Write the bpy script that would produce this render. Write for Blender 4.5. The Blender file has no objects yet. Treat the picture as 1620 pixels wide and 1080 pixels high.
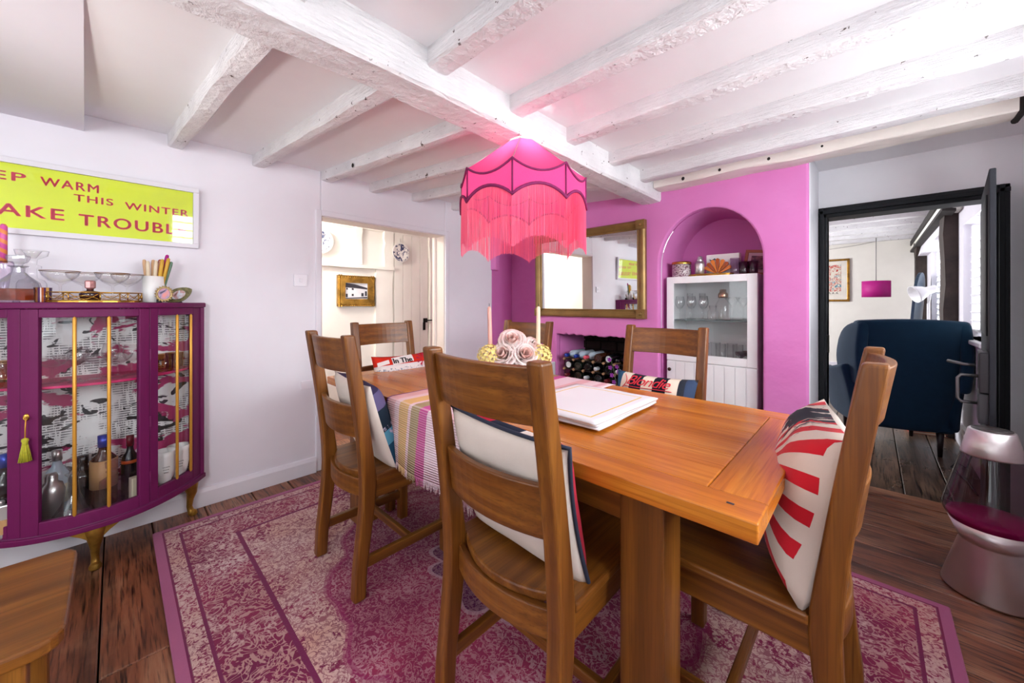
import bpy, bmesh, math, random
from mathutils import Vector, Matrix, Euler
from mathutils.noise import noise as pnoise

SC = bpy.context.scene
COL = SC.collection
RND = random.Random(11)
PI = math.pi

# ------------------------------------------------------------------ camera, world, light, exposure
cam_data = bpy.data.cameras.new('camera')
cam = bpy.data.objects.new('camera', cam_data)
COL.objects.link(cam)
cam.location = (0, 0, 1.2)
cam.rotation_euler = (PI / 2, 0, math.radians(43.6))
cam_data.sensor_width = 36
cam_data.lens = 597 / 1620 * 36
cam_data.shift_y = -60 / 1620
cam_data.clip_start = 0.02
SC.camera = cam
SC.view_settings.view_transform = 'Standard'
SC.view_settings.look = 'None'
SC.view_settings.gamma = 1
SC.view_settings.use_curve_mapping = False
SC.view_settings.exposure = 0.68
SC.cycles.max_bounces = 10
SC.cycles.diffuse_bounces = 6
SC.cycles.transparent_max_bounces = 40
SC.cycles.caustics_reflective = False
SC.cycles.caustics_refractive = False
SC.cycles.sample_clamp_indirect = 6

world = bpy.data.worlds.new('overcast_sky')
SC.world = world
world.use_nodes = True
_bg = world.node_tree.nodes['Background']
_bg.inputs['Color'].default_value = (0.86, 0.93, 1.0, 1)
_bg.inputs['Strength'].default_value = 1.6


def area_light(name, loc, direction, sx, sy, power, color=(1, 1, 1)):
    d = bpy.data.lights.new(name, 'AREA')
    d.shape = 'RECTANGLE'
    d.size, d.size_y, d.energy, d.color = sx, sy, power, color
    o = bpy.data.objects.new(name, d)
    COL.objects.link(o)
    o.location = loc
    o.rotation_euler = Vector(direction).to_track_quat('-Z', 'Y').to_euler()
    return o


def point_light(name, loc, power, color, radius=0.04):
    d = bpy.data.lights.new(name, 'POINT')
    d.energy, d.color, d.shadow_soft_size = power, color, radius
    o = bpy.data.objects.new(name, d)
    COL.objects.link(o)
    o.location = loc
    return o


# daylight beyond the real windows (overcast sky), plus fill lights added out of view
DAY = (0.97, 0.985, 1.0)
area_light('daylight_dining_window', (1.35, 1.45, 1.95), (-1, 0, -0.42), 2.5, 1.4, 165, DAY)
area_light('rear_fill', (1.10, -1.23, 1.75), (-1, 0, -0.25), 0.9, 1.2, 70, DAY)  # unseen fill light added on the right, behind the camera
area_light('front_fill', (-1.1, -1.85, 1.45), (0, 1, -0.15), 1.7, 1.1, 9, DAY)  # unseen fill light added behind the camera
area_light('daylight_living_window', (0.80, 6.55, 1.45), (-1, 0, -0.15), 1.3, 0.95, 17, DAY)
area_light('daylight_living_window_near', (0.80, 4.45, 1.45), (-1, 0, -0.15), 0.95, 0.95, 10, DAY)
area_light('living_side_fill', (-2.95, 6.2, 1.45), (1, 0, 0), 1.7, 1.0, 80, DAY)  # unseen area light added to brighten the sitting room's far wall
point_light('hall_fill', (-3.42, 0.75, 2.02), 32, (1.0, 0.93, 0.84), 0.08)  # out-of-view light added to brighten the hall
point_light('pendant_bulb_light', (-1.22, 1.352, 1.83), 11, (1.0, 0.80, 0.72), 0.03)
point_light('back_corner_fill', (-1.25, -1.25, 1.55), 4.5, (1.0, 0.93, 0.88), 0.15)  # fill light added behind the camera, no lamp stands here
_up = bpy.data.lights.new('ceiling_fill_spot', 'SPOT')  # unseen spot added to brighten the left ceiling
_up.energy, _up.color, _up.spot_size, _up.spot_blend, _up.shadow_soft_size = 20, (1.0, 0.93, 0.9), math.radians(85), 1.0, 0.1
_uo = bpy.data.objects.new('ceiling_fill_spot', _up)
COL.objects.link(_uo)
_uo.location = (-1.55, -0.75, 1.25)
_uo.rotation_euler = Vector((-0.35, 1.2, 0.9)).to_track_quat('-Z', 'Y').to_euler()


# ------------------------------------------------------------------ colour and material helpers
def lin(c):
    c = c / 255.0
    return c / 12.92 if c <= 0.04045 else ((c + 0.055) / 1.055) ** 2.4


def hx(s):
    return tuple(lin(int(s[i:i + 2], 16)) for i in (0, 2, 4)) + (1.0,)


class NB:
    """small node builder"""
    def __init__(s, name):
        s.mat = bpy.data.materials.new(name)
        s.mat.use_nodes = True
        s.nt = s.mat.node_tree
        s.nt.nodes.clear()
        s.out = s.nt.nodes.new('ShaderNodeOutputMaterial')

    def node(s, t, **kw):
        n = s.nt.nodes.new(t)
        for k, v in kw.items():
            setattr(n, k, v)
        return n

    def put(s, sock, v):
        if hasattr(v, 'links'):
            s.nt.links.new(v, sock)
        elif v is not None:
            try:
                sock.default_value = v
            except Exception:
                sock.default_value = tuple(v)[:3]

    def math(s, op, a, b=None, c=None, clamp=False):
        n = s.node('ShaderNodeMath', operation=op, use_clamp=clamp)
        s.put(n.inputs[0], a)
        if b is not None:
            s.put(n.inputs[1], b)
        if c is not None:
            s.put(n.inputs[2], c)
        return n.outputs[0]

    def coords(s, scale=(1, 1, 1), rand=False, loc=(0, 0, 0), rot=(0, 0, 0)):
        tc = s.node('ShaderNodeTexCoord')
        v = tc.outputs['Object']
        if rand:
            oi = s.node('ShaderNodeObjectInfo')
            cm = s.node('ShaderNodeCombineXYZ')
            for i, k in enumerate((13.0, 7.0, 19.0)):
                s.put(cm.inputs[i], s.math('MULTIPLY', oi.outputs['Random'], k))
            va = s.node('ShaderNodeVectorMath', operation='ADD')
            s.put(va.inputs[0], v)
            s.put(va.inputs[1], cm.outputs[0])
            v = va.outputs[0]
        m = s.node('ShaderNodeMapping')
        s.put(m.inputs['Vector'], v)
        m.inputs['Scale'].default_value = scale
        m.inputs['Location'].default_value = loc
        m.inputs['Rotation'].default_value = rot
        return m.outputs[0]

    def xyz(s):
        tc = s.node('ShaderNodeTexCoord')
        sp = s.node('ShaderNodeSeparateXYZ')
        s.put(sp.inputs[0], tc.outputs['Object'])
        return sp.outputs

    def noise(s, vec, scale=5, detail=4, rough=0.55, distort=0):
        n = s.node('ShaderNodeTexNoise')
        s.put(n.inputs['Vector'], vec)
        n.inputs['Scale'].default_value = scale
        n.inputs['Detail'].default_value = detail
        n.inputs['Roughness'].default_value = rough
        n.inputs['Distortion'].default_value = distort
        return n.outputs['Fac']

    def voronoi(s, vec, scale=5, feature='F1', out='Distance'):
        n = s.node('ShaderNodeTexVoronoi', feature=feature)
        s.put(n.inputs['Vector'], vec)
        n.inputs['Scale'].default_value = scale
        return n.outputs[out]

    def ramp(s, fac, stops, interp='LINEAR'):
        n = s.node('ShaderNodeValToRGB')
        n.color_ramp.interpolation = interp
        e = n.color_ramp.elements
        while len(e) < len(stops):
            e.new(0.5)
        for i, (p, c) in enumerate(stops):
            e[i].position = p
            e[i].color = c if len(c) == 4 else (*c, 1)
        s.put(n.inputs[0], fac)
        return n.outputs[0]

    def mix(s, fac, a, b, blend='MIX'):
        n = s.node('ShaderNodeMix', data_type='RGBA', blend_type=blend)
        s.put(n.inputs[0], fac)
        s.put(n.inputs[6], a)
        s.put(n.inputs[7], b)
        return n.outputs[2]

    def step(s, v, lo, hi):
        n = s.node('ShaderNodeMapRange', clamp=True)
        s.put(n.inputs[0], v)
        n.inputs[1].default_value = lo
        n.inputs[2].default_value = hi
        return n.outputs[0]

    def band(s, v, a, b):
        return s.math('MULTIPLY', s.math('GREATER_THAN', v, a), s.math('LESS_THAN', v, b))

    def bump(s, h, strength=0.3, dist=0.01):
        n = s.node('ShaderNodeBump')
        n.inputs['Strength'].default_value = strength
        n.inputs['Distance'].default_value = dist
        s.put(n.inputs['Height'], h)
        return n.outputs[0]

    def surface(s, color, rough=0.5, metal=0, spec=0.5, normal=None, coat=0, sheen=0, transl=0, trans_col=None):
        p = s.node('ShaderNodeBsdfPrincipled')
        s.put(p.inputs['Base Color'], color)
        s.put(p.inputs['Roughness'], rough)
        s.put(p.inputs['Metallic'], metal)
        s.put(p.inputs['Specular IOR Level'], spec)
        s.put(p.inputs['Coat Weight'], coat)
        p.inputs['Coat Roughness'].default_value = 0.12
        s.put(p.inputs['Sheen Weight'], sheen)
        if normal is not None:
            s.put(p.inputs['Normal'], normal)
        o = p.outputs[0]
        if transl:
            t = s.node('ShaderNodeBsdfTranslucent')
            s.put(t.inputs['Color'], trans_col if trans_col is not None else color)
            m = s.node('ShaderNodeMixShader')
            m.inputs[0].default_value = transl
            s.put(m.inputs[1], o)
            s.put(m.inputs[2], t.outputs[0])
            o = m.outputs[0]
        s.put(s.out.inputs[0], o)
        return s.mat


def paint(name, col, rough=0.5, metal=0, var=0.06, vs=6, bump=0.0, bs=80, spec=0.5, coat=0, sheen=0, transl=0, rand=0.0):
    b = NB(name)
    c = hx(col)
    v = b.coords()
    n = b.noise(v, vs, 4)
    lo = tuple(x * (1 - var * 2) for x in c[:3]) + (1,)
    hi = tuple(min(1, x * (1 + var)) for x in c[:3]) + (1,)
    colr = b.ramp(n, [(0.3, lo), (0.7, hi)])
    nm = b.bump(b.noise(v, bs, 3), bump, 0.004) if bump else None
    return b.surface(colr, rough, metal, spec, nm, coat, sheen, transl)


def wood(name, axis, dark, mid, light, rough=0.36, across=16, coat=0.0):
    b = NB(name)
    sc = [across, across, across]
    sc['xyz'.index(axis)] = 1.3
    v = b.coords(tuple(sc), rand=True)
    n1 = b.noise(v, 1.0, 4, 0.55, 0.7)
    wv = b.node('ShaderNodeTexWave', wave_type='RINGS', rings_direction=axis.upper())
    b.put(wv.inputs['Vector'], b.coords(tuple(x * 0.45 for x in sc), rand=True))
    wv.inputs['Scale'].default_value = 0.9
    wv.inputs['Distortion'].default_value = 4
    wv.inputs['Detail'].default_value = 3
    wv.inputs['Detail Scale'].default_value = 0.7
    f = b.math('ADD', b.math('MULTIPLY', n1, 0.62), b.math('MULTIPLY_ADD', wv.outputs['Fac'], 0.16, 0.11))
    colr = b.ramp(f, [(0.25, hx(dark)), (0.5, hx(mid)), (0.78, hx(light))])
    sc3 = [70, 70, 70]
    sc3['xyz'.index(axis)] = 2.2
    streak = b.noise(b.coords(tuple(sc3), rand=True), 1.0, 3, 0.6, 0.4)
    colr = b.mix(b.math('MULTIPLY', b.step(streak, 0.48, 0.72), 0.45), colr, hx(dark))
    sc2 = [190, 190, 190]
    sc2['xyz'.index(axis)] = 5
    pores = b.noise(b.coords(tuple(sc2), rand=True), 1.0, 2)
    colr = b.mix(b.math('MULTIPLY', b.step(pores, 0.5, 0.30), 0.55), colr, hx(dark))
    return b.surface(colr, rough, 0, 0.45, b.bump(pores, 0.12, 0.002), coat)


def glass_mat(name, tint='ffffff', refl=1.0, density=0.0):
    """thin clear glass: straight-through light plus a mirror film by Fresnel"""
    b = NB(name)
    tr = b.node('ShaderNodeBsdfTransparent')
    tr.inputs[0].default_value = hx(tint)
    gl = b.node('ShaderNodeBsdfGlossy')
    gl.inputs['Roughness'].default_value = 0.03
    lw = b.node('ShaderNodeLayerWeight')
    lw.inputs['Blend'].default_value = 0.5
    m = b.node('ShaderNodeMixShader')
    b.put(m.inputs[0], b.math('MULTIPLY', b.math('MULTIPLY_ADD', b.math('POWER', lw.outputs['Facing'], 5.0), 0.9, 0.045), refl, clamp=True))
    b.put(m.inputs[1], tr.outputs[0])
    b.put(m.inputs[2], gl.outputs[0])
    b.put(b.out.inputs[0], m.outputs[0])
    return b.mat


def crystal_mat(name, tint='fefefe', dark='a9a4b2'):
    """cut or blown glassware: clear face-on, denser and brighter towards the rim of the shape"""
    b = NB(name)
    lw = b.node('ShaderNodeLayerWeight')
    lw.inputs['Blend'].default_value = 0.35
    tr = b.node('ShaderNodeBsdfTransparent')
    edge = b.math('POWER', lw.outputs['Facing'], 3.0)
    b.put(tr.inputs[0], b.mix(edge, hx(tint), hx(dark)))
    gl = b.node('ShaderNodeBsdfGlossy')
    gl.inputs['Roughness'].default_value = 0.06
    m = b.node('ShaderNodeMixShader')
    b.put(m.inputs[0], b.math('MULTIPLY_ADD', b.math('POWER', lw.outputs['Facing'], 3.0), 0.55, 0.07, clamp=True))
    b.put(m.inputs[1], tr.outputs[0])
    b.put(m.inputs[2], gl.outputs[0])
    b.put(b.out.inputs[0], m.outputs[0])
    return b.mat


def emit_mat(name, col, strength):
    b = NB(name)
    e = b.node('ShaderNodeEmission')
    e.inputs[0].default_value = hx(col)
    e.inputs[1].default_value = strength
    b.put(b.out.inputs[0], e.outputs[0])
    return b.mat


# ------------------------------------------------------------------ mesh helpers
class G:
    def __init__(s):
        s.v, s.f, s.m, s.sm = [], [], [], []

    def add(s, vs, fs, m=0, smooth=False):
        o = len(s.v)
        s.v += [tuple(p) for p in vs]
        for f in fs:
            s.f.append([o + i for i in f])
            s.m.append(m)
            s.sm.append(smooth)
        return s

    def box(s, x0, x1, y0, y1, z0, z1, m=0, mx=None):
        vs = [Vector((x, y, z)) for z in (z0, z1) for y in (y0, y1) for x in (x0, x1)]
        if mx is not None:
            vs = [mx @ p for p in vs]
        return s.add(vs, [(0, 2, 3, 1), (4, 5, 7, 6), (0, 1, 5, 4), (2, 6, 7, 3), (0, 4, 6, 2), (1, 3, 7, 5)], m)

    def cbox(s, c, d, m=0, mx=None):
        return s.box(c[0] - d[0] / 2, c[0] + d[0] / 2, c[1] - d[1] / 2, c[1] + d[1] / 2, c[2] - d[2] / 2, c[2] + d[2] / 2, m, mx)

    def prism(s, poly, axis, a, b, m=0, mx=None, smooth=False):
        n = len(poly)

        def P(p, t):
            q = Vector((t, p[0], p[1])) if axis == 'x' else Vector((p[0], t, p[1])) if axis == 'y' else Vector((p[0], p[1], t))
            return mx @ q if mx is not None else q
        vs = [P(p, a) for p in poly] + [P(p, b) for p in poly]
        s.add(vs, [list(range(n))[::-1], list(range(n, 2 * n))], m)
        o = len(s.v) - 2 * n
        for i in range(n):
            j = (i + 1) % n
            s.f.append([o + i, o + j, o + n + j, o + n + i])
            s.m.append(m)
            s.sm.append(smooth)
        return s

    def lathe(s, prof, n=20, c=(0, 0, 0), m=0, smooth=True, mx=None, flute=None):
        vs, fs = [], []
        for r, z in prof:
            for k in range(n):
                a = 2 * PI * k / n
                rr = r * (1 + (flute[1] * math.cos(flute[0] * a) if flute else 0))
                p = Vector((rr * math.cos(a), rr * math.sin(a), z))
                p = mx @ p if mx is not None else p
                vs.append(p + Vector(c))
        for i in range(len(prof) - 1):
            for k in range(n):
                k2 = (k + 1) % n
                fs.append((i * n + k, i * n + k2, (i + 1) * n + k2, (i + 1) * n + k))
        s.add(vs, fs, m, smooth)
        if prof[0][0] > 1e-5:
            o = len(s.v) - len(vs)
            s.f.append([o + k for k in range(n)][::-1]); s.m.append(m); s.sm.append(False)
        if prof[-1][0] > 1e-5 and abs(prof[-1][0]) > 0 and not getattr(s, 'open_top', False):
            o = len(s.v) - n
            s.f.append([o + k for k in range(n)]); s.m.append(m); s.sm.append(False)
        return s

    def tube(s, path, r, n=8, m=0, smooth=True, closed=False):
        path = [Vector(p) for p in path]
        N = len(path)
        rs = r if isinstance(r, (list, tuple)) else [r] * N
        vs, fs = [], []
        up = None
        for i, p in enumerate(path):
            a = path[(i - 1) % N] if (closed or i > 0) else p
            b = path[(i + 1) % N] if (closed or i < N - 1) else p
            t = (b - a).normalized() if (b - a).length > 1e-9 else Vector((0, 0, 1))
            if up is None:
                up = Vector((0, 0, 1)) if abs(t.z) < 0.9 else Vector((1, 0, 0))
            x = t.cross(up)
            if x.length < 1e-6:
                x = t.cross(Vector((0.3, 1, 0.2)))
            x.normalize()
            y = x.cross(t).normalized()
            up = y
            for k in range(n):
                a2 = 2 * PI * k / n
                vs.append(p + (x * math.cos(a2) + y * math.sin(a2)) * rs[i])
        M = N if closed else N - 1
        for i in range(M):
            j = (i + 1) % N
            for k in range(n):
                k2 = (k + 1) % n
                fs.append((i * n + k, i * n + k2, j * n + k2, j * n + k))
        s.add(vs, fs, m, smooth)
        if not closed:
            o = len(s.v) - len(vs)
            s.f.append([o + k for k in range(n)][::-1]); s.m.append(m); s.sm.append(False)
            o = len(s.v) - n
            s.f.append([o + k for k in range(n)]); s.m.append(m); s.sm.append(False)
        return s

    def sheet(s, fn, nu, nv, m=0, smooth=True):
        vs = [fn(i / nu, j / nv) for j in range(nv + 1) for i in range(nu + 1)]
        w = nu + 1
        fs = [(j * w + i, j * w + i + 1, (j + 1) * w + i + 1, (j + 1) * w + i) for j in range(nv) for i in range(nu)]
        return s.add(vs, fs, m, smooth)

    def slab(s, fn_a, fn_b, nu, nv, m=0, smooth=False):
        """closed solid between two sheets"""
        w = nu + 1
        A = [fn_a(i / nu, j / nv) for j in range(nv + 1) for i in range(nu + 1)]
        B = [fn_b(i / nu, j / nv) for j in range(nv + 1) for i in range(nu + 1)]
        o = len(A)
        fs = []
        for j in range(nv):
            for i in range(nu):
                a = j * w + i
                fs.append((a, a + w, a + w + 1, a + 1))
                fs.append((o + a, o + a + 1, o + a + w + 1, o + a + w))
        ring = [i for i in range(w)] + [j * w + nu for j in range(1, nv + 1)] + [nv * w + i for i in range(nu - 1, -1, -1)] + [j * w for j in range(nv - 1, 0, -1)]
        for k in range(len(ring)):
            a, b = ring[k], ring[(k + 1) % len(ring)]
            fs.append((a, b, o + b, o + a))
        return s.add(A + B, fs, m, smooth)

    def build(s, name, mats, parent=None, bevel=0, seg=2, subsurf=0, solid=0, loc=None, rot=None, kind=None, fix=True, smooth=None):
        me = bpy.data.meshes.new(name)
        me.from_pydata(s.v, [], s.f)
        for mt in (mats if isinstance(mats, (list, tuple)) else [mats]):
            me.materials.append(mt)
        me.polygons.foreach_set('material_index', s.m)
        me.polygons.foreach_set('use_smooth', [smooth] * len(s.f) if smooth is not None else s.sm)
        if fix:
            bm = bmesh.new()
            bm.from_mesh(me)
            bmesh.ops.recalc_face_normals(bm, faces=bm.faces)
            bm.to_mesh(me)
            bm.free()
        me.update()
        o = bpy.data.objects.new(name, me)
        COL.objects.link(o)
        if parent is not None:
            o.parent = parent
        if loc is not None:
            o.location = loc
        if rot is not None:
            o.rotation_euler = rot
        if bevel:
            md = o.modifiers.new('bevel', 'BEVEL')
            md.width, md.segments, md.limit_method = bevel, seg, 'ANGLE'
            md.angle_limit = math.radians(40)
        if solid:
            md = o.modifiers.new('solid', 'SOLIDIFY')
            md.thickness, md.offset = solid, 0
        if subsurf:
            md = o.modifiers.new('subsurf', 'SUBSURF')
            md.levels = md.render_levels = subsurf
        if kind:
            o['kind'] = kind
        return o


def tag(o, label, cat, group=None, kind=None):
    o['label'], o['category'] = label, cat
    if group:
        o['group'] = group
    if kind:
        o['kind'] = kind
    return o


def thing(name, label, cat, loc=(0, 0, 0), rz=0, group=None, rot=None):
    o = bpy.data.objects.new(name, None)
    COL.objects.link(o)
    o.empty_display_size = 0.1
    o.location = loc
    o.rotation_euler = rot if rot is not None else (0, 0, rz)
    return tag(o, label, cat, group)


def struct(o):
    o['kind'] = 'structure'
    return o


def copy_tree(o, parent=None):
    c = o.copy()
    COL.objects.link(c)
    if parent is not None:
        c.parent = parent
    for ch in list(o.children):
        copy_tree(ch, c)
    return c


def text_mesh(body, size, shear=0.0, spacing=1.0, offset=0.0, extrude=0.0, word=1.0):
    cu = bpy.data.curves.new('lettering', 'FONT')
    cu.body, cu.size, cu.shear, cu.space_character, cu.offset, cu.extrude = body, size, shear, spacing, offset, extrude
    cu.space_word = word
    cu.align_x = 'LEFT'
    o = bpy.data.objects.new('lettering', cu)
    COL.objects.link(o)
    bpy.context.view_layer.update()
    dg = bpy.context.evaluated_depsgraph_get()
    me = bpy.data.meshes.new_from_object(o.evaluated_get(dg))
    bpy.data.objects.remove(o)
    return me


def lettering(body, mat, parent, fn, size=1.0, shear=0.0, spacing=1.0, offset=0.0, extrude=0.002, word=1.0, fit=None, cuts=0, bold=0.0):
    """flat letters mapped through fn(u, v, w): u along the line, v up, w out of the page"""
    me = text_mesh(body, size, shear, spacing, offset, extrude, word)
    if cuts:
        bm = bmesh.new()
        bm.from_mesh(me)
        bmesh.ops.triangulate(bm, faces=bm.faces)
        for _ in range(cuts):
            bmesh.ops.subdivide_edges(bm, edges=[e for e in bm.edges if e.calc_length() > size * 0.12], cuts=1)
            bmesh.ops.triangulate(bm, faces=bm.faces)
        bm.to_mesh(me)
        bm.free()
    xs = [v.co.x for v in me.vertices]
    ys = [v.co.y for v in me.vertices]
    x0, x1, y0, y1 = min(xs), max(xs), min(ys), max(ys)
    if bold:
        bm = bmesh.new()
        for dx, dy in ((-bold, 0), (bold, 0), (0, bold * 0.6), (0, -bold * 0.6)):
            bm.from_mesh(me)
            bm.verts.ensure_lookup_table()
            for v in bm.verts[-len(me.vertices):]:
                v.co.x += dx
                v.co.y += dy
        bm.to_mesh(me)
        bm.free()
    for v in me.vertices:
        u, w = v.co.x, v.co.y
        if fit:
            u = (u - x0) / (x1 - x0) * fit[0]
            w = (w - y0) / (y1 - y0) * fit[1]
        v.co = fn(u, w, v.co.z)
    me.materials.clear()
    me.materials.append(mat)
    o = bpy.data.objects.new('lettering', me)
    COL.objects.link(o)
    o.parent = parent
    return o
# ------------------------------------------------------------------ materials
OAK = ('532e0e', '754516', '986424')
oak_x = wood('oak_x', 'x', *OAK)
oak_y = wood('oak_y', 'y', *OAK)
oak_z = wood('oak_z', 'z', *OAK)
CHR = ('4e280e', '754516', '925f22')
chair_x = wood('chair_oak_x', 'x', *CHR, across=22)
chair_y = wood('chair_oak_y', 'y', *CHR, across=22)
chair_z = wood('chair_oak_z', 'z', *CHR, across=22)
TOP = ('965016', 'c0701e', 'd68c30')
top_x = wood('table_oak_x', 'x', *TOP, rough=0.27, across=13, coat=0.1)
top_y = wood('table_oak_y', 'y', *TOP, rough=0.27, across=13, coat=0.1)

wall_white = paint('wall_white', 'e4e1e8', 0.6, var=0.015, vs=3, bump=0.15, bs=25)
wall_grey = paint('wall_grey', 'f0eff2', 0.65, var=0.02, vs=3, bump=0.15, bs=25)
ceil_white = paint('ceiling_white', 'efeef0', 0.65, var=0.01, vs=4, bump=0.12, bs=20)
hall_cream = paint('hall_cream', 'f0ede4', 0.6, var=0.02, vs=4, bump=0.2, bs=18)
trim_white = paint('trim_white', 'e6e3ea', 0.35, var=0.01, bump=0.05)
jamb_light_tint = paint('jamb_light_tint', 'e2d8d2', 0.45, var=0.02)  # warm light falling on the jamb is mixed into this colour


def plaster_pink():
    b = NB('pink_plaster')
    v = b.coords()
    n = b.noise(v, 2.2, 4)
    c = b.ramp(n, [(0.3, hx('d277b8')), (0.7, hx('da85c3'))])
    h = b.noise(v, 9, 3)
    return b.surface(c, 0.75, 0, 0.2, b.bump(h, 0.25, 0.02))


pink_wall = plaster_pink()


def beam_paint():
    b = NB('limewashed_beam')
    v = b.coords()
    base = b.ramp(b.noise(v, 5, 4), [(0.3, hx('dddbdd')), (0.7, hx('efeeef'))])
    fibre = b.noise(b.coords((3, 3, 26)), 4, 5, 0.7, 0.6)
    chips = b.noise(v, 34, 3, 0.6)
    big = b.noise(v, 3.1, 3)
    chip = b.math('MULTIPLY', b.step(chips, 0.665, 0.69), b.step(big, 0.47, 0.55))
    col = b.mix(chip, base, hx('4a3c36'))
    h = b.math('ADD', b.math('MULTIPLY', fibre, 0.6), b.math('MULTIPLY', chips, 0.5))
    return b.surface(col, 0.7, 0, 0.3, b.bump(h, 0.9, 0.016))


beam_white = beam_paint()
dark_knot = paint('dark_knot', '1d1614', 0.8)


def floor_wood(name, axis, dark, mid, light, rough=0.36):
    b = NB(name)
    sc = [9, 9, 9]
    sc['xyz'.index(axis)] = 0.9
    n1 = b.noise(b.coords(tuple(sc), rand=True), 1.0, 6, 0.65, 1.8)
    oi = b.node('ShaderNodeObjectInfo')
    f = b.math('ADD', n1, b.math('MULTIPLY', b.math('SUBTRACT', oi.outputs['Random'], 0.5), 0.22))
    col = b.ramp(f, [(0.3, hx(dark)), (0.52, hx(mid)), (0.78, hx(light))])
    worn = b.noise(b.coords((1, 1, 1)), 2.4, 5, 0.65)
    col = b.mix(b.math('MULTIPLY', b.step(worn, 0.52, 0.75), 0.5), col, hx(light))
    sc2 = [120, 120, 120]
    sc2['xyz'.index(axis)] = 6
    fine = b.noise(b.coords(tuple(sc2), rand=True), 1.0, 3)
    col = b.mix(b.step(fine, 0.5, 0.32), col, hx(dark), 'MULTIPLY')
    scr = b.noise(b.coords((14, 14, 14)), 3, 4, 0.75)
    col = b.mix(b.math('MULTIPLY', b.step(scr, 0.70, 0.73), 0.6), col, hx('8a7768'))
    rg = b.step(worn, 0.2, 0.9)
    rg = b.math('MULTIPLY_ADD', rg, 0.25, rough - 0.1)
    return b.surface(col, rg, 0, 0.5, b.bump(b.math('ADD', fine, n1), 0.22, 0.006))


floor_dark = floor_wood('old_dark_board_x', 'x', '512c1c', '8a5236', 'aa8062')
floor_living = floor_wood('brown_board_y', 'y', '33241a', '584233', '7d6450', 0.3)
gap_dark = paint('gap_dark', '0c0908', 0.9)
black_paint = paint('black_gloss_paint', '12161b', 0.55, spec=0.3, var=0.03, bump=0.05, bs=40)
door_grey = paint('door_dark_grey', '2a2b31', 0.7, var=0.03, spec=0.2)
iron = paint('black_iron', '14120f', 0.45, metal=0.6, bump=0.2)
steel = paint('brushed_steel', 'cbc8c8', 0.3, metal=0.9, var=0.03)
def brushed():
    b = NB('brushed_aluminium')
    t = b.node('ShaderNodeTangent', direction_type='RADIAL', axis='Z')
    p = b.node('ShaderNodeBsdfPrincipled')
    p.inputs['Base Color'].default_value = hx('d8d2d2')
    p.inputs['Metallic'].default_value = 1.0
    p.inputs['Roughness'].default_value = 0.36
    p.inputs['Anisotropic'].default_value = 0.8
    b.put(p.inputs['Tangent'], t.outputs[0])
    b.put(b.out.inputs[0], p.outputs[0])
    return b.mat


alu = brushed()
door_steel = paint('dull_steel', '77777a', 0.4, metal=0.8)
brass = paint('brass', 'c79a48', 0.26, metal=1.0, var=0.06)
gold = paint('gilt', 'ad8236', 0.36, metal=0.75, var=0.3, vs=14, bump=0.25, bs=60)
gold_paint = paint('gold_painted_bar', 'd49a3c', 0.38, metal=0.45, var=0.05)
bronze = paint('antique_bronze_gilt', '8f7040', 0.4, metal=0.45, var=0.12, vs=9, bump=0.1)
purple = paint('plum_paint', '66164c', 0.5, var=0.03, bump=0.05, bs=40, spec=0.25)
plum_dark = paint('plum_inside', '5d1a4b', 0.55)
shelf_pink = paint('cerise_shelf', 'd3246a', 0.4)
white_lacquer = paint('white_lacquer', 'eeedef', 0.35, var=0.01)
white_inside = paint('white_cabinet_inside', 'e3e3e4', 0.5, var=0.01)
navy = paint('navy_felt', '0e2c40', 0.85, var=0.05, vs=20, bump=0.15, bs=300, spec=0.15, sheen=0.08)
dark_leg = paint('dark_wood_leg', '1d1512', 0.4)
clear = glass_mat('clear_pane', 'fbfcfc', 0.9)
poster_glass = glass_mat('poster_pane', 'ffffff', 1.0)
crystal = crystal_mat('clear_glassware', 'ffffff', 'dad8e0')
crystal_heavy = crystal_mat('heavy_clear_glass', 'f2f2f4', '7d7888')
crystal_v = crystal_mat('violet_glassware', 'f0e8f2', 'b9a4c2')
crystal_dark = crystal_mat('smoked_glassware', 'cbb8c4', '7a6474')
crystal_rim = paint('gilt_rim', '8a5a3a', 0.3, metal=0.7)
amber = crystal_mat('amber_spirit', 'e89a34', 'b45a10')
bottle_black = paint('black_bottle_glass', '0e0f12', 0.08, spec=0.7)
bottle_green = paint('green_bottle_glass', '15211a', 0.1, spec=0.7)
bottle_brown = paint('brown_bottle_glass', '3a1d10', 0.1, spec=0.7)
bottle_pale = paint('pale_bottle_glass', 'bccddc', 0.12, spec=0.6)
label_tan = paint('tan_label', 'b58a5c', 0.6)
label_cream = paint('cream_label', 'e0d3b8', 0.6)
cap_blue = paint('blue_foil', '2440a8', 0.3, metal=0.4)
cap_pink = paint('pink_foil', 'e0556c', 0.35)
cap_red = paint('dark_red_foil', '6a1420', 0.35)
cap_white = paint('silver_white_foil', 'd6dce4', 0.3, metal=0.3)
cap_orange = paint('orange_foil', 'c2511d', 0.4)
peg_wood = paint('pale_peg_wood', 'b18a68', 0.6)
rack_metal = paint('dark_rack_strip', '1a1416', 0.4, metal=0.5)
ceramic_white = paint('white_ceramic', 'eae8e6', 0.25, var=0.01)
wax_cream = paint('cream_wax', 'efdfc4', 0.5, var=0.02, transl=0.25)
wax_pink = paint('blush_wax', 'eab9ab', 0.5, var=0.02, transl=0.25)
wax_peach = paint('peach_wax', 'e6bd94', 0.5, transl=0.2)
wax_yellow = paint('yellow_wax', 'e2b23e', 0.5, transl=0.2)
wax_fuchsia = paint('fuchsia_wax', 'c01a92', 0.5, transl=0.2)
wax_red = paint('red_wax', 'a82a24', 0.5)
wax_green = paint('sage_wax', '64836b', 0.5)
wick = paint('charred_wick', '2a2220', 0.9)
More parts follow.
